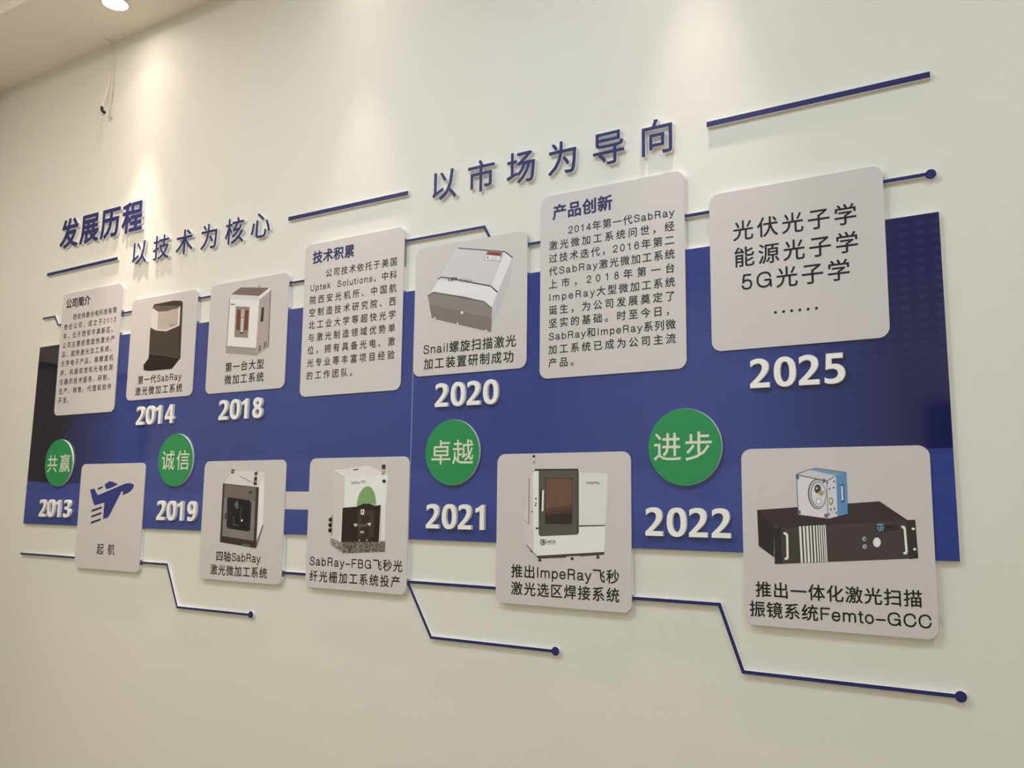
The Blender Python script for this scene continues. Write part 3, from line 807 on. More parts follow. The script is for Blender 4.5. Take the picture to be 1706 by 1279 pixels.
  ((222, 216, 218), (1789, 2808, 1785, 2790, 1776, 2773, 1762, 2761, 1746, 2754, 1729, 2754, 1713, 2760, 1700, 2772, 1692, 2789, 1689, 2807, 1693, 2826, 1702, 2843, 1716, 2855, 1732, 2861, 1750, 2862, 1766, 2855, 1778, 2843, 1786, 2827)),
  ((84, 76, 78), (1327, 3343, 1325, 3328, 1318, 3314, 1308, 3304, 1296, 3299, 1283, 3299, 1271, 3304, 1262, 3314, 1256, 3328, 1254, 3343, 1257, 3358, 1264, 3372, 1274, 3382, 1286, 3387, 1299, 3387, 1310, 3381, 1320, 3371, 1326, 3358)),
  ((84, 76, 78), (1904, 3267, 1901, 3252, 1895, 3239, 1885, 3229, 1873, 3224, 1861, 3224, 1849, 3229, 1840, 3239, 1835, 3252, 1833, 3267, 1836, 3282, 1842, 3295, 1852, 3305, 1864, 3310, 1876, 3310, 1887, 3305, 1897, 3295, 1902, 3282)),
  ((84, 76, 78), (1339, 2562, 1337, 2547, 1330, 2533, 1320, 2524, 1308, 2518, 1295, 2518, 1284, 2523, 1274, 2533, 1268, 2546, 1267, 2561, 1269, 2576, 1276, 2589, 1286, 2599, 1298, 2605, 1311, 2605, 1322, 2600, 1332, 2590, 1338, 2577)),
  ((84, 76, 78), (1920, 2499, 1917, 2484, 1910, 2471, 1901, 2461, 1889, 2456, 1877, 2455, 1865, 2460, 1856, 2470, 1851, 2483, 1849, 2498, 1852, 2512, 1858, 2526, 1868, 2535, 1880, 2541, 1892, 2541, 1903, 2536, 1912, 2527, 1918, 2514)),
  ((140, 132, 134), (1306, 3343, 1304, 3336, 1302, 3331, 1298, 3327, 1293, 3325, 1288, 3325, 1283, 3327, 1279, 3331, 1277, 3337, 1276, 3343, 1277, 3349, 1280, 3355, 1284, 3359, 1289, 3361, 1294, 3361, 1299, 3359, 1302, 3355, 1305, 3349)),
  ((140, 132, 134), (1883, 3267, 1882, 3261, 1879, 3255, 1875, 3251, 1870, 3249, 1865, 3249, 1861, 3251, 1857, 3255, 1855, 3261, 1854, 3267, 1855, 3273, 1858, 3279, 1862, 3283, 1867, 3285, 1871, 3285, 1876, 3283, 1880, 3279, 1882, 3273)),
  ((140, 132, 134), (1318, 2562, 1317, 2555, 1314, 2550, 1310, 2546, 1305, 2543, 1300, 2543, 1295, 2545, 1292, 2549, 1289, 2555, 1288, 2561, 1290, 2567, 1292, 2573, 1296, 2577, 1301, 2579, 1306, 2579, 1311, 2577, 1315, 2573, 1317, 2568)),
  ((140, 132, 134), (1898, 2498, 1897, 2492, 1895, 2487, 1891, 2483, 1886, 2480, 1881, 2480, 1877, 2482, 1873, 2486, 1871, 2492, 1870, 2498, 1871, 2504, 1874, 2510, 1878, 2514, 1882, 2516, 1887, 2516, 1892, 2514, 1895, 2510, 1898, 2505)),
  ((92, 84, 88), (1962, 3216, 1961, 3208, 1958, 3202, 1953, 3197, 1947, 3194, 1941, 3194, 1935, 3197, 1930, 3202, 1928, 3208, 1927, 3216, 1928, 3223, 1931, 3230, 1936, 3235, 1942, 3237, 1948, 3237, 1954, 3235, 1958, 3230, 1961, 3223)),
  ((92, 84, 88), (2104, 3252, 2103, 3244, 2099, 3238, 2095, 3233, 2089, 3230, 2083, 3230, 2077, 3233, 2073, 3238, 2070, 3244, 2069, 3252, 2070, 3259, 2074, 3266, 2078, 3271, 2084, 3273, 2090, 3273, 2096, 3271, 2100, 3266, 2103, 3259)),
  ((92, 84, 88), (2089, 3114, 2087, 3107, 2084, 3100, 2079, 3095, 2073, 3093, 2067, 3093, 2062, 3095, 2057, 3100, 2054, 3107, 2054, 3114, 2055, 3122, 2058, 3128, 2063, 3133, 2069, 3136, 2075, 3136, 2080, 3133, 2085, 3128, 2088, 3122)),
  ((92, 84, 88), (2000, 3092, 1999, 3085, 1995, 3078, 1991, 3074, 1985, 3071, 1979, 3071, 1973, 3074, 1968, 3078, 1966, 3085, 1965, 3092, 1966, 3100, 1969, 3106, 1974, 3111, 1980, 3114, 1986, 3114, 1992, 3111, 1996, 3106, 1999, 3100)),
  ((92, 84, 88), (1973, 2532, 1972, 2525, 1969, 2518, 1964, 2513, 1958, 2511, 1952, 2511, 1946, 2513, 1942, 2518, 1939, 2524, 1938, 2532, 1940, 2539, 1943, 2546, 1948, 2550, 1953, 2553, 1960, 2553, 1965, 2551, 1970, 2546, 1973, 2540)),
  ((92, 84, 88), (2125, 2567, 2123, 2560, 2120, 2553, 2115, 2548, 2110, 2546, 2104, 2545, 2098, 2548, 2094, 2553, 2091, 2559, 2090, 2566, 2091, 2574, 2095, 2580, 2099, 2585, 2105, 2588, 2111, 2588, 2117, 2586, 2121, 2581, 2124, 2574)),
  ((92, 84, 88), (2012, 2637, 2011, 2630, 2007, 2623, 2003, 2618, 1997, 2616, 1991, 2616, 1985, 2618, 1981, 2623, 1978, 2629, 1977, 2637, 1978, 2644, 1982, 2651, 1986, 2656, 1992, 2658, 1998, 2658, 2004, 2656, 2008, 2651, 2011, 2645)),
  ((92, 84, 88), (2090, 2653, 2088, 2645, 2085, 2639, 2080, 2634, 2074, 2631, 2068, 2631, 2063, 2634, 2058, 2638, 2055, 2645, 2055, 2652, 2056, 2660, 2059, 2666, 2064, 2671, 2070, 2674, 2076, 2674, 2081, 2671, 2086, 2666, 2089, 2660)),
  ((96, 92, 70), (2047, 2821, 2043, 2794, 2035, 2770, 2023, 2752, 2009, 2743, 1994, 2743, 1981, 2752, 1970, 2770, 1964, 2794, 1962, 2821, 1966, 2848, 1974, 2872, 1986, 2890, 2000, 2899, 2015, 2899, 2028, 2890, 2039, 2872, 2045, 2849)),
  ((206, 204, 140), (2033, 2821, 2030, 2802, 2025, 2784, 2017, 2771, 2007, 2764, 1998, 2764, 1989, 2771, 1982, 2784, 1977, 2801, 1976, 2821, 1979, 2841, 1984, 2858, 1992, 2871, 2002, 2878, 2011, 2878, 2020, 2871, 2027, 2858, 2032, 2841)),
  ((56, 82, 120), (2213, 3179, 2276, 3197, 2290, 2809, 2227, 2791)),
  ((196, 208, 218), (2226, 3147, 2264, 3158, 2270, 2841, 2235, 2830))],
}


# ------------------------------------------------------------------ the room
T = 0.12
o = boxes('wall_back', [(XL - T, XR + T, 0.0, T, 0, TOP + T)], M_WALL); struct(o, 'off-white plastered wall carrying the raised timeline display')
o = boxes('wall_left', [(XL - T, XL, YB, -0.95, 0, TOP + T), (XL - T, XL, -0.10, 0, 0, TOP + T), (XL - T, XL, -0.95, -0.10, 2.15, TOP + T)], M_SIDEWALL); struct(o)
o = boxes('wall_right', [(XR, XR + T, YB, 0, 0, TOP + T)], M_SIDEWALL); struct(o)
o = boxes('wall_rear', [(XL - T, XR + T, YB - T, YB, 0, TOP + T)], M_REAR); struct(o)
o = boxes('floor', [(XL - T, XR + T, YB - T, T, -0.1, 0.0)], M_FLOOR); struct(o)
nt, N, L, b = nodes(M_FLOOR)
brick = N.new('ShaderNodeTexBrick'); brick.offset = 0.5
brick.inputs['Scale'].default_value = 1.0; brick.inputs['Brick Width'].default_value = 1.2; brick.inputs['Row Height'].default_value = 0.2
brick.inputs['Mortar Size'].default_value = 0.004
brick.inputs['Color1'].default_value = (0.49, 0.42, 0.30, 1); brick.inputs['Color2'].default_value = (0.45, 0.385, 0.27, 1); brick.inputs['Mortar'].default_value = (0.12, 0.11, 0.1, 1)
geo = N.new('ShaderNodeNewGeometry'); L.new(geo.outputs['Position'], brick.inputs['Vector']); L.new(brick.outputs['Color'], b.inputs['Base Color'])
o = boxes('ceiling', [(XL - T, XR + T, YB - T, T, TOP, TOP + T)], M_CEIL); struct(o)

# soffit along the display wall, with round cut-outs for the downlights
def soffit():
    r = 0.047
    holes = [circle(x, LAMP_Y, r, 40) for x in LAMP_X]
    rect = [(XL, -0.372), (XR, -0.372), (XR, 0.0), (XL, 0.0)]
    loops = [rect] + holes
    pts = [p for l in loops for p in l]
    V = [(x, y, CEIL) for x, y in pts]
    F = []
    for t in tris(loops):
        (ax, ay), (bx, by), (cx, cy_) = (pts[q] for q in t)
        ar = (bx - ax) * (cy_ - ay) - (cx - ax) * (by - ay)
        F.append((t[0], t[2], t[1]) if ar > 0 else tuple(t))
    b0 = len(V)
    V += [(XL, -0.372, CEIL), (XR, -0.372, CEIL), (XR, -0.372, TOP), (XL, -0.372, TOP)]
    F.append((b0, b0 + 1, b0 + 2, b0 + 3))
    return mesh_ob('ceiling_soffit', V, F, M_CEIL)
o = soffit(); struct(o, 'lowered ceiling strip running along the display wall')
o = boxes('door_1', [(XL - T + 0.02, XL - 0.03, -0.95, -0.10, 0, 2.15)], M_DARKDOOR); struct(o)
o = boxes('window_1', [(-0.90, 0.30, YB, YB + 0.02, 1.00, 2.30)], M_GLASS); struct(o)
boxes('window_frame', [(-0.99, -0.90, YB, YB + 0.05, 0.92, 2.39), (0.30, 0.39, YB, YB + 0.05, 0.92, 2.39), (-0.90, 0.30, YB, YB + 0.05, 0.92, 1.00), (-0.90, 0.30, YB, YB + 0.05, 2.30, 2.39)], M_TRIM, o)

# ------------------------------------------------------------------ added ceiling panels, out of view, that carry the fill lights
def fill_panel(x, y, first=[]):
    if not first:
        root = empty('fill_panel_light', (x, y, TOP))
        boxes('frame', [(-.30, .30, -.30, -.285, -.022, -.002), (-.30, .30, .285, .30, -.022, -.002), (-.30, -.285, -.285, .285, -.022, -.002), (.285, .30, -.285, .285, -.022, -.002)], M_TRIM, root)
        boxes('diffuser', [(-.285, .285, -.285, .285, -.014, -.006)], M_DIFF, root)
        first.append(root)
        return root
    r = first[0].copy(); COL.objects.link(r); r.location = (x, y, TOP)
    for ch in list(first[0].children):
        c = ch.copy(); COL.objects.link(c); c.parent = r
    return r
for (x, y), l in zip(FILL_PANELS, FILL_LIGHTS):
    r = fill_panel(x, y)
    tag(r, 'unseen square ceiling panel added to light the display wall and the room', 'ceiling light', 'added ceiling fill panels')

# ------------------------------------------------------------------ downlights in the soffit
def downlight(x, k):
    root = empty('ceiling_downlight', (x, LAMP_Y, CEIL))
    V, F = lathe([(0.045, 0.003), (0.0455, -0.002), (0.049, -0.004), (0.054, -0.0035), (0.0555, -0.0005)], 48)
    mesh_ob('trim_ring', V, [f[::-1] for f in F], M_TRIM, None, root)
    V, F = lathe([(0.0452, 0.0), (0.043, 0.006), (0.0405, 0.010)], 48)
    mesh_ob('reflector', V, F, M_TRIM, None, root)
    V, F = lathe([(0.0001, 0.0085), (0.020, 0.0085), (0.0418, 0.0085)], 48)
    mesh_ob('lens', V, [f[::-1] for f in F], M_LENS, None, root)
    # its light: a soft wide pool and a narrow core leaning to the wall
    for nm, e, ang, blend, tilt, rad in (('wide_beam', 1.7, 165, 1.0, 0.0, 0.03), ('upper_beam', 4.5, 112, 1.0, 0.0, 0.03), ('mid_beam', 9.5, 64, 1.0, 2.0, 0.025), ('core_beam', 90.0, 32, 1.0, 4, 0.02)):
        l = bpy.data.lights.new(nm, 'SPOT')
        l.energy = e; l.color = SPOT_C[k]; l.spot_size = math.radians(ang); l.spot_blend = blend; l.shadow_soft_size = rad
        lo = bpy.data.objects.new(nm, l)
        lo.parent = root
        lo.location = (0, 0, -0.012)
        lo.rotation_euler = (math.radians(tilt), 0, 0)
        COL.objects.link(lo)
    return root
for k, x in enumerate(LAMP_X):
    r = downlight(x, k)
    if k == 0:
        tag(r, 'lit round recessed downlight in the ceiling above the dangling cable', 'downlight', 'downlights along the display wall')
    else:
        tag(r, 'round recessed downlight of the row along the display wall, beyond the first', 'downlight', 'downlights along the display wall')

# ------------------------------------------------------------------ cable hanging at the wall
root = empty('hanging_cable', (-3.33, -0.02, CEIL))
def rel(p): return (p[0] + 3.33, p[1] + 0.02, p[2] - CEIL)
path = catmull([(-3.286, -0.053, CEIL + 0.002), (-3.284, -0.032, CEIL - 0.004), (-3.283, -0.014, CEIL - 0.014), (-3.276, -0.013, CEIL - 0.059), (-3.271, -0.015, CEIL - 0.115), (-3.270, -0.018, CEIL - 0.169), (-3.274, -0.016, CEIL - 0.215), (-3.279, -0.010, CEIL - 0.262)], 6)
V, F = tube([rel(p) for p in path], 0.0019)
mesh_ob('thin_wire', V, F, M_WIRE, None, root)
path = catmull([(-3.271, -0.017, CEIL - 0.150), (-3.270, -0.020, CEIL - 0.169), (-3.269, -0.028, CEIL - 0.232), (-3.274, -0.034, CEIL - 0.269), (-3.280, -0.036, CEIL - 0.302)], 6)
V, F = tube([rel(p) for p in path], 0.0040)
mesh_ob('cable_sheath', V, F, M_WIRE, None, root)
V, F = tube([rel(p) for p in ((-3.282, -0.037, CEIL - 0.299), (-3.281, -0.038, CEIL - 0.310), (-3.275, -0.039, CEIL - 0.319), (-3.256, -0.041, CEIL - 0.331))], 0.0062)
mesh_ob('plug', V, F, M_BLACK, None, root)
V, F = tube([rel(p) for p in ((-3.287, -0.037, CEIL - 0.321), (-3.277, -0.039, CEIL - 0.331), (-3.264, -0.041, CEIL - 0.337))], 0.0055)
mesh_ob('socket', V, F, M_WIRE, None, root)
tag(root, 'thin white cable with a black plug dangling from the ceiling edge', 'cable')

# ------------------------------------------------------------------ blue backing panels
P_Y = -0.0102
GAP = 0.0003
def backing(name, pts, label):
    x0, z0 = pts[0]
    root = empty(name, (x0, 0, z0 + EYE))
    l = [(x - x0, z - z0) for x, z in pts]
    V, F, G = prism([l], -GAP, P_Y + 0.003)
    mesh_ob('foam_core', V, F, M_PVC, None, root)
    V, F, G = prism([l], P_Y + 0.0031, P_Y)
    mesh_ob('printed_face', V, F, [M_PVC, M_BLUE], G, root)
    tag(root, label, 'display panel', 'blue backing panels')
    return root
left = backing('backing_panel', [(-3.656, -0.111), (-1.6385, -0.111), (-1.6385, 0.6305), (-3.640, 0.6235)], 'longer glossy blue backing panel, from the 2013 end to the vertical joint beside 2020')
right = backing('backing_panel', [(-1.6365, -0.111), (-0.1965, -0.111), (-0.2005, 0.634), (-1.6365, 0.6305)], 'shorter glossy blue backing panel carrying 2020, 2021, 2022 and 2025')
V, F, G = prism([[(-2.26 + 3.656, -0.0315 + 0.111), (-1.93 + 3.656, -0.0315 + 0.111), (-1.93 + 3.656, 0.025 + 0.111), (-2.26 + 3.656, 0.025 + 0.111)]], P_Y, P_Y - 0.0004)
mesh_ob('white_band', V, F, M_CARD, None, left)['label'] = 'plain white band crossing the blue panel'

# ------------------------------------------------------------------ strips and lines
def stroke(pts, wd):
    P = [Vector(p) for p in pts]
    Lf, Rt = [], []
    for i, p in enumerate(P):
        d0 = (p - P[i - 1]).normalized() if i else (P[1] - p).normalized()
        d1 = (P[i + 1] - p).normalized() if i < len(P) - 1 else d0
        n0, n1 = Vector((-d0.y, d0.x)), Vector((-d1.y, d1.x))
        b = (n0 + n1).normalized()
        k = wd / 2 / max(0.3, b.dot(n0))
        Lf.append(tuple(p + b * k)); Rt.append(tuple(p - b * k))
    return Rt + Lf[::-1]

def strip(name, pts, wd, label, group, dot=None, cat='line'):
    x0, z0 = pts[0]
    root = empty(name, (x0, 0, z0 + EYE))
    l = stroke([(x - x0, z - z0) for x, z in pts], wd)
    V, F, G = prism([l], -GAP, P_Y + 0.001)
    mesh_ob('core', V, F, M_PVC, None, root)
    V, F, G = prism([l], P_Y + 0.001, P_Y)
    mesh_ob('face', V, F, M_NAVY, None, root)
    if dot:
        c = circle(dot[0] - x0, dot[1] - z0, 0.0112, 40)
        d = merge([prism([c], -GAP, P_Y + 0.0008)])
        e = mesh_ob('end_disc', d[0], d[1], M_PVC, None, root)
        V, F, G = prism([c], P_Y + 0.0008, P_Y - 0.0002)
        mesh_ob('disc_face', V, F, M_NAVY, None, e)
    tag(root, label, cat, group)
    return root
gS, gL = 'navy accent strips beside the slogans', 'thin navy timeline lines'
strip('accent_strip', [(-3.632, 0.9365), (-3.143, 0.940)], 0.013, 'straight navy strip below the boldest four-character heading', gS, None, 'strip')
strip('accent_strip', [(-2.194, 0.946), (-1.676, 0.944)], 0.0135, 'straight navy strip between the two six-character slogans', gS, None, 'strip')
strip('accent_strip', [(-0.717, 0.949), (-0.203, 0.950)], 0.0135, 'straight navy strip beyond the second slogan, above the panel for 2025', gS, None, 'strip')
strip('timeline_line', [(-3.638, 0.747), (-3.549, 0.747), (-3.519, 0.7075), (-3.2, 0.7105), (-2.57, 0.7205), (-2.0, 0.7195)], 0.0068,
      'thin navy line with a small step, running behind the first three upper panels', gL)
strip('timeline_line', [(-1.86, 0.791), (-1.389, 0.790), (-1.347, 0.714), (-0.78, 0.720), (-0.221, 0.7225)], 0.008,
      'thin navy line stepping down behind 2020 and ending in a disc above the blue panel', gL, (-0.2125, 0.721))
strip('timeline_line', [(-3.659, -0.232), (-2.723, -0.233), (-2.654, -0.376), (-2.29, -0.3745)], 0.0072,
      'thin navy line from under 2013 dropping to a small disc below the plane panel', gL, (-2.2835, -0.374))
ln = strip('timeline_line', [(-2.36, -0.2325), (-0.708, -0.2325), (-0.655, -0.3795), (-0.214, -0.380)], 0.008,
      'long navy line under the lower panels with two sloping drops, each ending in a disc', gL, (-0.2085, -0.380))
b0 = (ln.location.x, ln.location.z - EYE)
l = stroke([(x - b0[0], z - b0[1]) for x, z in ((-1.6345, -0.2372), (-1.5485, -0.3815), (-1.150, -0.381))], 0.0075)
V, F, G = prism([l], -GAP, P_Y + 0.001)
br = mesh_ob('branch', V, F, M_PVC, None, ln)
V, F, G = prism([l], P_Y + 0.001, P_Y)
mesh_ob('branch_face', V, F, M_NAVY, None, br)
c = circle(-1.1465 - b0[0], -0.3805 - b0[1], 0.0112, 40)
V, F, G = prism([c], -GAP, P_Y + 0.0008)
e = mesh_ob('end_disc', V, F, M_PVC, None, ln)
V, F, G = prism([c], P_Y + 0.0008, P_Y - 0.0002)
mesh_ob('disc_face', V, F, M_NAVY, None, e)

# ------------------------------------------------------------------ raised characters
def raised_text(text, centres, zb, em, weight, what, group):
    ords = ('first', 'second', 'third', 'fourth', 'fifth', 'sixth')
    for i, (ch, cx) in enumerate(zip(text, centres)):
        loops, _ = glyph(ch, weight)
        xs = [x for l in loops for x, _ in l]
        mid = (min(xs) + max(xs)) / 2
        ll = [[((x - mid) * em, (y + 0.083) * em) for x, y in l] for l in loops]
        root = empty('raised_character', (cx, 0, zb + EYE))
        V, F, G = prism(ll, -GAP, -0.0108)
        mesh_ob('core', V, F, M_PVC, None, root)
        V, F, G = prism(ll, -0.0108, -0.012)
        mesh_ob('face', V, F, M_NAVY, None, root)
        tag(root, 'navy raised character %s, %s of the %s' % (ch, ords[i], what), 'letter', group)
raised_text('发展历程', (-3.489, -3.3475, -3.207, -3.064), 1.036, 0.133, 0.025, 'bold heading at the far end of the wall', 'bold heading characters')
raised_text('以技术为核心', (-3.0015, -2.870, -2.735, -2.598, -2.462, -2.328), 0.8985, 0.1025, 0.004, 'slogan beside the bold heading', 'first slogan characters')
raised_text('以市场为导向', (-1.535, -1.4025, -1.266, -1.132, -0.990, -0.851), 0.8985, 0.1025, 0.007, 'slogan above the 2020 panel', 'second slogan characters')

# ------------------------------------------------------------------ raised year figures
def bez(path):
    """path string with M L C Z, absolute -> loop"""
    tok = path.split(); P = []; i = 0
    while i < len(tok):
        c = tok[i]; i += 1
        if c in 'ML':
            P.append((float(tok[i]), float(tok[i + 1]))); i += 2
        elif c == 'C':
            a = P[-1]; q = [float(t) for t in tok[i:i + 6]]; i += 6
            for k in range(1, 11):
                t = k / 10; u = 1 - t
                P.append(tuple(u ** 3 * a[j] + 3 * u * u * t * q[j] + 3 * u * t * t * q[2 + j] + t ** 3 * q[4 + j] for j in (0, 1)))
    return P
def sup(cx, cy_, rx, ry, e=2.3, n=44):
    o = []
    for i in range(n):
        a = 2 * math.pi * i / n
        c, s = math.cos(a), math.sin(a)
        o.append((cx + rx * math.copysign(abs(c) ** (2 / e), c), cy_ + ry * math.copysign(abs(s) ** (2 / e), s)))
    return o
DIG = {
 '0': [sup(.375, .5, .365, .512), sup(.375, .5, .155, .345)],
 '1': [bez('M .27 0 L .48 0 L .48 1 L .35 1 C .27 .93 .18 .88 .06 .85 L .06 .68 C .14 .70 .21 .73 .27 .77 Z')],
 '2': [bez('M .02 0 L .685 0 L .685 .17 L .285 .17 L .285 .18 C .42 .31 .66 .47 .66 .71 C .66 .90 .52 1.01 .33 1.01 C .22 1.01 .12 .98 .045 .93 L .045 .73 C .12 .80 .2 .84 .28 .84 C .38 .84 .44 .79 .44 .69 C .44 .52 .22 .33 .02 .14 Z')],
 '3': [bez('M .03 .04 L .03 .225 C .1 .17 .18 .15 .25 .15 C .37 .15 .45 .2 .45 .3 C .45 .4 .37 .44 .22 .44 L .13 .44 L .13 .6 L .21 .6 C .35 .6 .42 .65 .42 .73 C .42 .81 .36 .85 .26 .85 C .19 .85 .12 .83 .06 .79 L .06 .96 C .13 .99 .22 1.01 .32 1.01 C .52 1.01 .64 .91 .64 .76 C .64 .65 .57 .57 .46 .54 L .46 .535 C .6 .51 .68 .42 .68 .29 C .68 .1 .52 -.01 .27 -.01 C .17 -.01 .09 .01 .03 .04 Z')[:-1]],
 '4': [bez('M .41 0 L .62 0 L .62 .21 L .74 .21 L .74 .37 L .62 .37 L .62 1 L .39 1 L 0 .36 L 0 .21 L .41 .21 Z'), [(.41, .37), (.18, .37), (.41, .77)]],
 '5': [bez('M .07 .465 L .10 1 L .62 1 L .62 .83 L .27 .83 L .26 .64 C .29 .645 .32 .647 .35 .647 C .55 .647 .68 .53 .68 .34 C .68 .12 .52 -.01 .27 -.01 C .17 -.01 .09 .01 .03 .04 L .03 .215 C .1 .17 .17 .155 .24 .155 C .37 .155 .46 .22 .46 .33 C .46 .43 .38 .49 .26 .49 C .2 .49 .13 .485 .07 .465 Z')[:-1]],
 '8': [bez('M .36 -.01 C .57 -.01 .7 .1 .7 .27 C .7 .39 .63 .48 .52 .53 C .61 .58 .66 .66 .66 .76 C .66 .91 .54 1.01 .36 1.01 C .18 1.01 .06 .91 .06 .76 C .06 .66 .11 .58 .2 .53 C .09 .48 .02 .39 .02 .27 C .02 .1 .15 -.01 .36 -.01 Z')[:-1], circle(.36, .735, .105, 24), [(.36 + .13 * math.cos(a), .29 + .145 * math.sin(a)) for a in [2 * math.pi * i / 28 for i in range(28)]]],
 '9': [bez('M .05 .03 L .05 .205 C .11 .17 .18 .15 .25 .15 C .4 .15 .48 .25 .48 .42 C .44 .36 .37 .335 .3 .335 C .13 .335 0 .47 0 .66 C 0 .87 .14 1.01 .35 1.01 C .57 1.01 .7 .84 .7 .52 C .7 .17 .53 -.01 .25 -.01 C .17 -.01 .1 0 .05 .03 Z')[:-1], [(.345 + .125 * math.cos(a), .675 + .175 * math.sin(a)) for a in [2 * math.pi * i / 28 for i in range(28)]]],
}
DIG_MESH = {}
def digit_mesh(ch):
    if ch not in DIG_MESH:
        h = 0.0685
        ll = [[(x * h, y * h) for x, y in l] for l in DIG[ch]]
        bb = 0.0009
        V, F, G = prism(ll, P_Y - 0.0002, -0.0200)
        me = bpy.data.meshes.new('raised_digit')
        me.from_pydata(V, [], F)
        me.materials.append(M_DIGIT)
        DIG_MESH[ch] = me
    return DIG_MESH[ch]
YEARS = (('2013', -3.5345, -0.0800, 'at the far end beside the plane panel'), ('2014', -2.9425, 0.269, 'under the dark cabinet panel'), ('2018', -2.4835, 0.2695, 'under the panel with red windows'),
         ('2019', -2.7875, -0.0785, 'under the 诚信 badge, between two panels'), ('2020', -1.5475, 0.2705, 'under the octagonal pale box panel'), ('2021', -1.570, -0.0775, 'under the 卓越 badge by the joint'),
         ('2022', -0.8905, -0.0785, 'under the 进步 badge by the camera panel'), ('2025', -0.621, 0.2715, 'under the panel ending in dots'))
WORD = {'0': 'zero', '1': 'one', '2': 'two', '3': 'three', '4': 'four', '5': 'five', '8': 'eight', '9': 'nine'}
for yr, x, z, where in YEARS:
    for i, ch in enumerate(yr):
        o = bpy.data.objects.new('raised_digit', digit_mesh(ch))
        COL.objects.link(o)
        o.location = (x + i * 0.0563 + (0.0006 if i == 1 else 0.0), 0, z + EYE)
        tag(o, 'white raised %s, %s figure of %s, %s' % (WORD[ch], ('first', 'second', 'third', 'last')[i], yr, where), 'number', 'figures of the year %s' % yr)

# ------------------------------------------------------------------ green round badges
def badge(x, z, text, tx, weight, label):
    root = empty('round_badge', (x, 0, z + EYE))
    c = circle(0, 0, 0.0938, 96)
    V, F, G = prism([c], P_Y - 0.0002, -0.0178)
    mesh_ob('disc', V, F, M_DIGIT, None, root)
    c = circle(0, 0, 0.0934, 96)
    V, F, G = prism([c], -0.0178, -0.0195)
    mesh_ob('green_face', V, F, M_GREEN, None, root)
    g = line(text, tx[0] - x, tx[1] - x, tx[2] - z, 0.0755, weight)
    flat_text('lettering', g, -0.01975, M_BADGE_TXT, root)
    tag(root, label, 'badge', 'green round badges')
badge(-3.4241, 0.1351, '共赢', (-3.502, -3.340, 0.0985), 0.003, 'round green badge with white rim reading 共赢, above 2013')
badge(-2.7013, 0.1355, '诚信', (-2.777, -2.619, 0.1005), 0.004, 'round green badge with white rim reading 诚信, above 2019')
badge(-1.4825, 0.1385, '卓越', (-1.558, -1.4055, 0.1045), 0.004, 'round green badge with white rim reading 卓越, above 2021')
badge(-0.7858, 0.1375, '进步', (-0.867, -0.711, 0.1045), 0.006, 'round green badge with white rim reading 进步, above 2022')

# ------------------------------------------------------------------ white information panels
F_Y = -0.014
RECTS = {1: (-3.491, -3.090, 0.327, 0.833), 2: (-3.020, -2.636, 0.3645, 0.754), 3: (-2.566, -2.173, 0.365, 0.757), 4: (-2.101, -1.681, 0.330, 0.837),
         5: (-1.634, -1.240, 0.3655, 0.755), 6: (-1.1975, -0.778, 0.331, 0.841), 7: (-0.713, -0.3095, 0.367, 0.761), 8: (-3.272, -2.873, -0.269, 0.1275),
         9: (-2.5455, -2.147, -0.271, 0.128), 10: (-2.041, -1.638, -0.270, 0.130), 11: (-1.330, -0.9295, -0.269, 0.130), 12: (-0.647, -0.2425, -0.272, 0.129)}
BAND = {1: (.700, .726), 2: (.708, .728), 3: (.708, .728), 4: (.711, .800), 5: (.708, None), 6: (.708, .730), 7: (.710, .734)}
LABEL = {1: 'narrow white text panel headed 公司简介 at the far end', 2: 'white panel above 2014 picturing a black and silver cabinet', 3: 'white panel above 2018 picturing a pale cabinet with two red windows',
         4: 'tall white text panel headed 技术积累 in blue', 5: 'white panel above 2020 picturing a pale box with an octagonal end', 6: 'tall white text panel headed 产品创新 in blue',
         7: 'white panel above 2025 with three large text lines and dots', 8: 'white panel with a blue plane emblem beside 2013', 9: 'white panel beside 2019 picturing a grey-doored machine with a dark window',
         10: 'white panel picturing a machine with a green arch on a granite base', 11: 'white panel picturing a wide white cabinet with a brown glass door', 12: 'white panel picturing a camera cube on a black rack box'}
CARDS = {}
for k, (x0, x1, z0, z1) in RECTS.items():
    root = empty('info_panel', (x0, 0, z0 + EYE))
    CARDS[k] = root
    W, H = x1 - x0, z1 - z0
    V, F, G = prism([rounded(0, W, 0, H, 0.024)], P_Y - 0.0006, F_Y, True, True)
    mesh_ob('board', V, F, M_CARD, None, root)
    pieces = []
    if k in BAND:
        lo, hi = BAND[k]
        pieces.append(prism([rounded(0, W, 0.637 - z0, lo - z0, 0.02, (0, 0, 0, 0))], -GAP, P_Y - 0.0006))
        if hi:
            r = min(0.022, (z1 - z0) - (hi - z0) - 0.001)
            pieces.append(prism([rounded(0, W, hi - z0, H, r, (0, 0, 1, 1))], -GAP, P_Y - 0.0006))
    else:
        pieces.append(prism([rounded(0, W, 0, 0.026, 0.0235, (1, 1, 0, 0))], -GAP, P_Y - 0.0006))
        pieces.append(prism([[(0, 0.045), (W, 0.045), (W, -0.113 - z0), (0, -0.113 - z0)]], -GAP, P_Y - 0.0006))
    V, F, G = merge(pieces)
    mesh_ob('spacer', V, F, M_PVC, None, root)
    tag(root, LABEL[k], 'sign panel', 'white information panels')

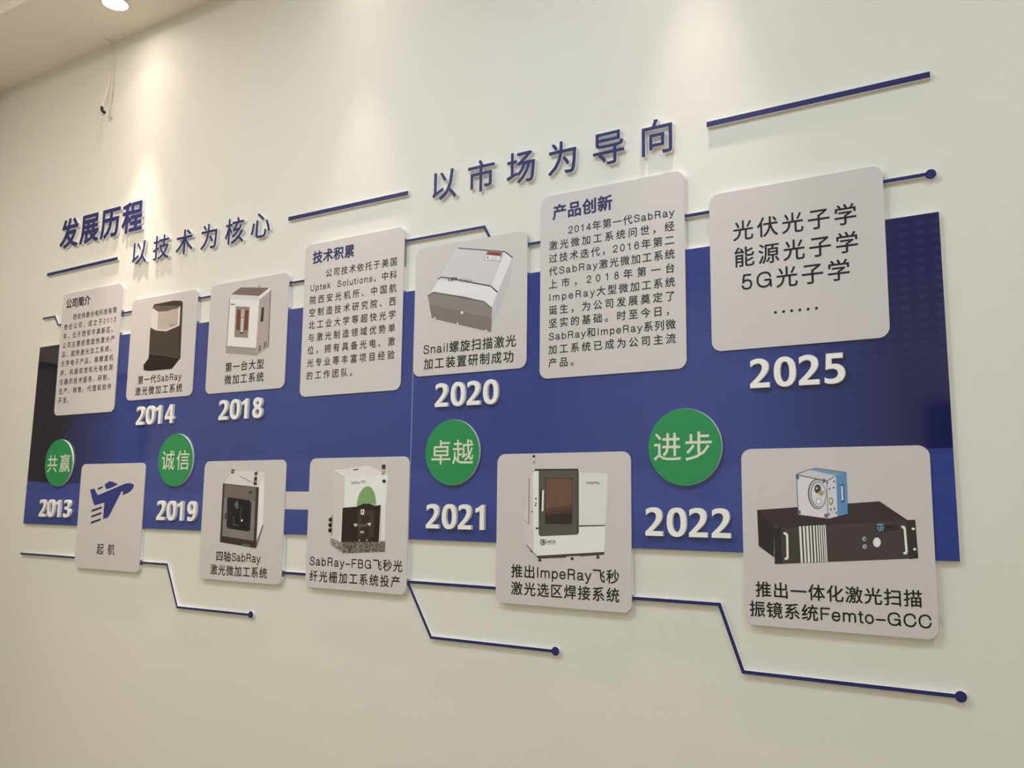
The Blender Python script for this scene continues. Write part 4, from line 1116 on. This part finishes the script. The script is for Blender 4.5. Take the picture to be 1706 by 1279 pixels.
TY = F_Y - 0.00025
def heading(k, text, x0, x1, z, em, m=M_HEAD, weight=0.032):
    flat_text('heading_lettering', line(text, x0, x1, z, em, weight), TY, m, CARDS[k])
def para(k, lines, x0, x1, z0, pitch, em, weight=0.012):
    g = []
    for i, t in enumerate(lines):
        full = not t.endswith('|')
        t = t.rstrip('|')
        if full:
            g += line(t, x0, x1, z0 - pitch * i, em, weight)
        else:
            n = max(len(q) for q in lines)
            nat = (x1 - x0 - em) / 9.0 if k == 4 else (x1 - x0 - em) / 10.0
            g += line(t, x0, x0 + em + nat * (len(t) - 1), z0 - pitch * i, em, weight)
    flat_text('paragraph_lettering', g, TY, M_INK, CARDS[k])
def caption(k, rows, em=0.036, weight=0.014, lat=1.0):
    g = []
    for t, x0, x1, z in rows:
        pad = 0.03 * em
        g += line(t, x0 - pad, x1 + pad, z, em, weight, lat)
    flat_text('caption_lettering', g, TY, M_INK, CARDS[k])

heading(1, '公司简介', 0.024, 0.193, 0.443, 0.0425, M_INK, 0.028)
para(1, ['　　西安尚泰光电科技有限', '责任公司，成立于2013', '年，位于西安市高新区。', '公司主要经营超快激光产', '品、超快激光加工系统、', '光学电子产品、高精度机', '床、机器视觉和光电检测',
         '仪器的技术服务、研制、', '生产、销售、代理和软件', '开发。|'], 0.022, 0.374, 0.3905, 0.0379, 0.0262)
heading(4, '技术积累', 0.034, 0.217, 0.4405, 0.0445)
para(4, ['　　公司技术依托于美国', 'Uptek  Solutions、中科', '院西安光机所、中国航', '空制造技术研究院、西', '北工业大学等超快光学', '与激光制造领域优势单', '位，拥有具备光电、激', '光专业等丰富项目经验',
         '的工作团队。|'], 0.027, 0.394, 0.3875, 0.0416, 0.0292)
heading(6, '产品创新', 0.038, 0.220, 0.4405, 0.0445)
para(6, ['　　2014年第一代SabRay', '激光微加工系统问世，经', '过技术迭代，2016年第二', '代SabRay激光微加工系统', '上市，2018年第一台', 'ImpeRay大型微加工系统', '诞生，为公司发展奠定了', '坚实的基础。时至今日，',
         'SabRay和ImpeRay系列微', '加工系统已成为公司主流', '产品。|'], 0.027, 0.393, 0.3915, 0.0362, 0.0275)
caption(2, [('第一代SabRay', .066, .319, .059), ('激光微加工系统', .055, .327, .017)], 0.0345)
caption(3, [('第一台大型', .099, .291, .072), ('微加工系统', .099, .293, .028)])
caption(5, [('Snail螺旋扫描激光', .036, .360, .063), ('加工装置研制成功', .040, .353, .019)])
caption(7, [('光伏光子学', .059, .345, .268), ('能源光子学', .060, .346, .202), ('5G光子学', .077, .326, .140)], 0.0525, 0.010)
caption(8, [('起', .138, .182, .056), ('航', .206, .250, .057)], 0.044, 0.010)
caption(9, [('四轴SabRay', .084, .299, .062), ('激光微加工系统', .059, .333, .0165)], 0.037)
caption(10, [('SabRay–FBG飞秒光', .015, .386, .0645), ('纤光栅加工系统投产', .018, .379, .019)])
caption(11, [('推出ImpeRay飞秒', .049, .367, .069), ('激光选区焊接系统', .049, .367, .024)], 0.0375)
caption(12, [('推出一体化激光扫描', .027, .376, .064), ('振镜系统Femto–GCC', .012, .392, .0195)], 0.0375)
# the six square dots closing the list on the 2025 panel
g = [[[(x - .003, .078), (x + .003, .078), (x + .003, .084), (x - .003, .084)]] for x in [.156 + i * .0187 for i in range(6)]]
flat_text('dot_print', g, TY, M_INK, CARDS[7])

# ------------------------------------------------------------------ pictures printed on the panels
def logo_polys(x0, z0, w_, h_):
    P = [[(.0, .97), (1.0, .97), (.93, .80), (.66, .80), (.52, .0), (.36, .0), (.48, .80), (.06, .80)], [(.30, .60), (.92, .62), (.88, .47), (.34, .46)],
         [(.02, .72), (.16, .74), (.14, .40), (.30, .14), (.36, .0), (.20, .06), (.04, .34)], [(.98, .66), (.84, .60), (.80, .30), (.62, .10), (.62, .0), (.86, .14), (1.0, .40)]]
    return [[(x0 + x * w_, z0 + z * h_) for x, z in p] for p in P]
def small_text(text, a, b, c, weight=0.004):
    """tiny lettering along a-b with its top at c (sheared with the drawing)"""
    ax = Vector(b) - Vector(a); up = Vector(c) - Vector(a)
    n = sum(glyph(ch, weight)[1] for ch in text)
    out = []; x = 0
    for ch in text:
        l, adv = glyph(ch, weight)
        out.append([[tuple(Vector(a) + ax * ((px + x) / n) + up * (py / 0.80)) for px, py in p] for p in l])
        x += adv
    return out
EXTRA = {5: [((54, 60, 70), [[p] for p in logo_polys(.1214, .2756, .034, .0105)]), ((106, 102, 100), small_text('尚泰光电', (.1616, .2722), (.2083, .2614), (.1650, .2798)))],
         9: [], 10: [((110, 104, 98), small_text('SabRay–FBG', (.1767, .3185), (.2362, .3218), (.1765, .3275)))],
         11: [((96, 88, 82), small_text('ImpeRay', (.2748, .3170), (.3153, .3168), (.2748, .3250))), ((60, 62, 64), [[p] for p in logo_polys(.138, .1564, .0174, .0155)]),
              ((90, 84, 80), small_text('尚泰光电', (.1573, .1627), (.1853, .1644), (.1577, .1697))), ((138, 128, 120), [[[(.157, .1595), (.185, .1612), (.185, .1620), (.157, .1603)]]])],
         12: [((108, 156, 180), [[p] for p in logo_polys(.2943, .2188, .0135, .0157)]), ((35, 28, 28), small_text('尚泰光电', (.3094, .2253), (.335, .2271), (.3096, .2320))),
              ((35, 28, 28), [[[(.310, .2215), (.335, .2233), (.335, .2243), (.310, .2225)]]])]}
def picture(k):
    V, F, I, ms = [], [], [], []
    y = F_Y - 0.0002
    layers = []
    for c, p in ART[k]:
        layers.append((c, [[[(p[i] / 10000, p[i + 1] / 10000) for i in range(0, len(p), 2)]]]))
    layers += EXTRA.get(k, [])
    for c, glyphs in layers:
        m = print_mat(c)
        if m not in ms:
            ms.append(m)
        for loops in glyphs:
            b = len(V)
            pts = [p for l in loops for p in l]
            V += [(x, y, z) for x, z in pts]
            for t in tris(loops):
                (ax, ay), (bx, by), (cx, cy_) = (pts[q] for q in t)
                ar = (bx - ax) * (cy_ - ay) - (cx - ax) * (by - ay)
                if abs(ar) < 1e-14:
                    continue
                F.append(tuple(b + q for q in ((t[0], t[2], t[1]) if ar < 0 else t)))
                I.append(ms.index(m))
        y -= 0.000022
    mesh_ob('printed_emblem' if k == 8 else 'printed_picture', V, F, ms, I, CARDS[k])
for k in ART:
    picture(k)

bpy.data.objects.remove(_fo)
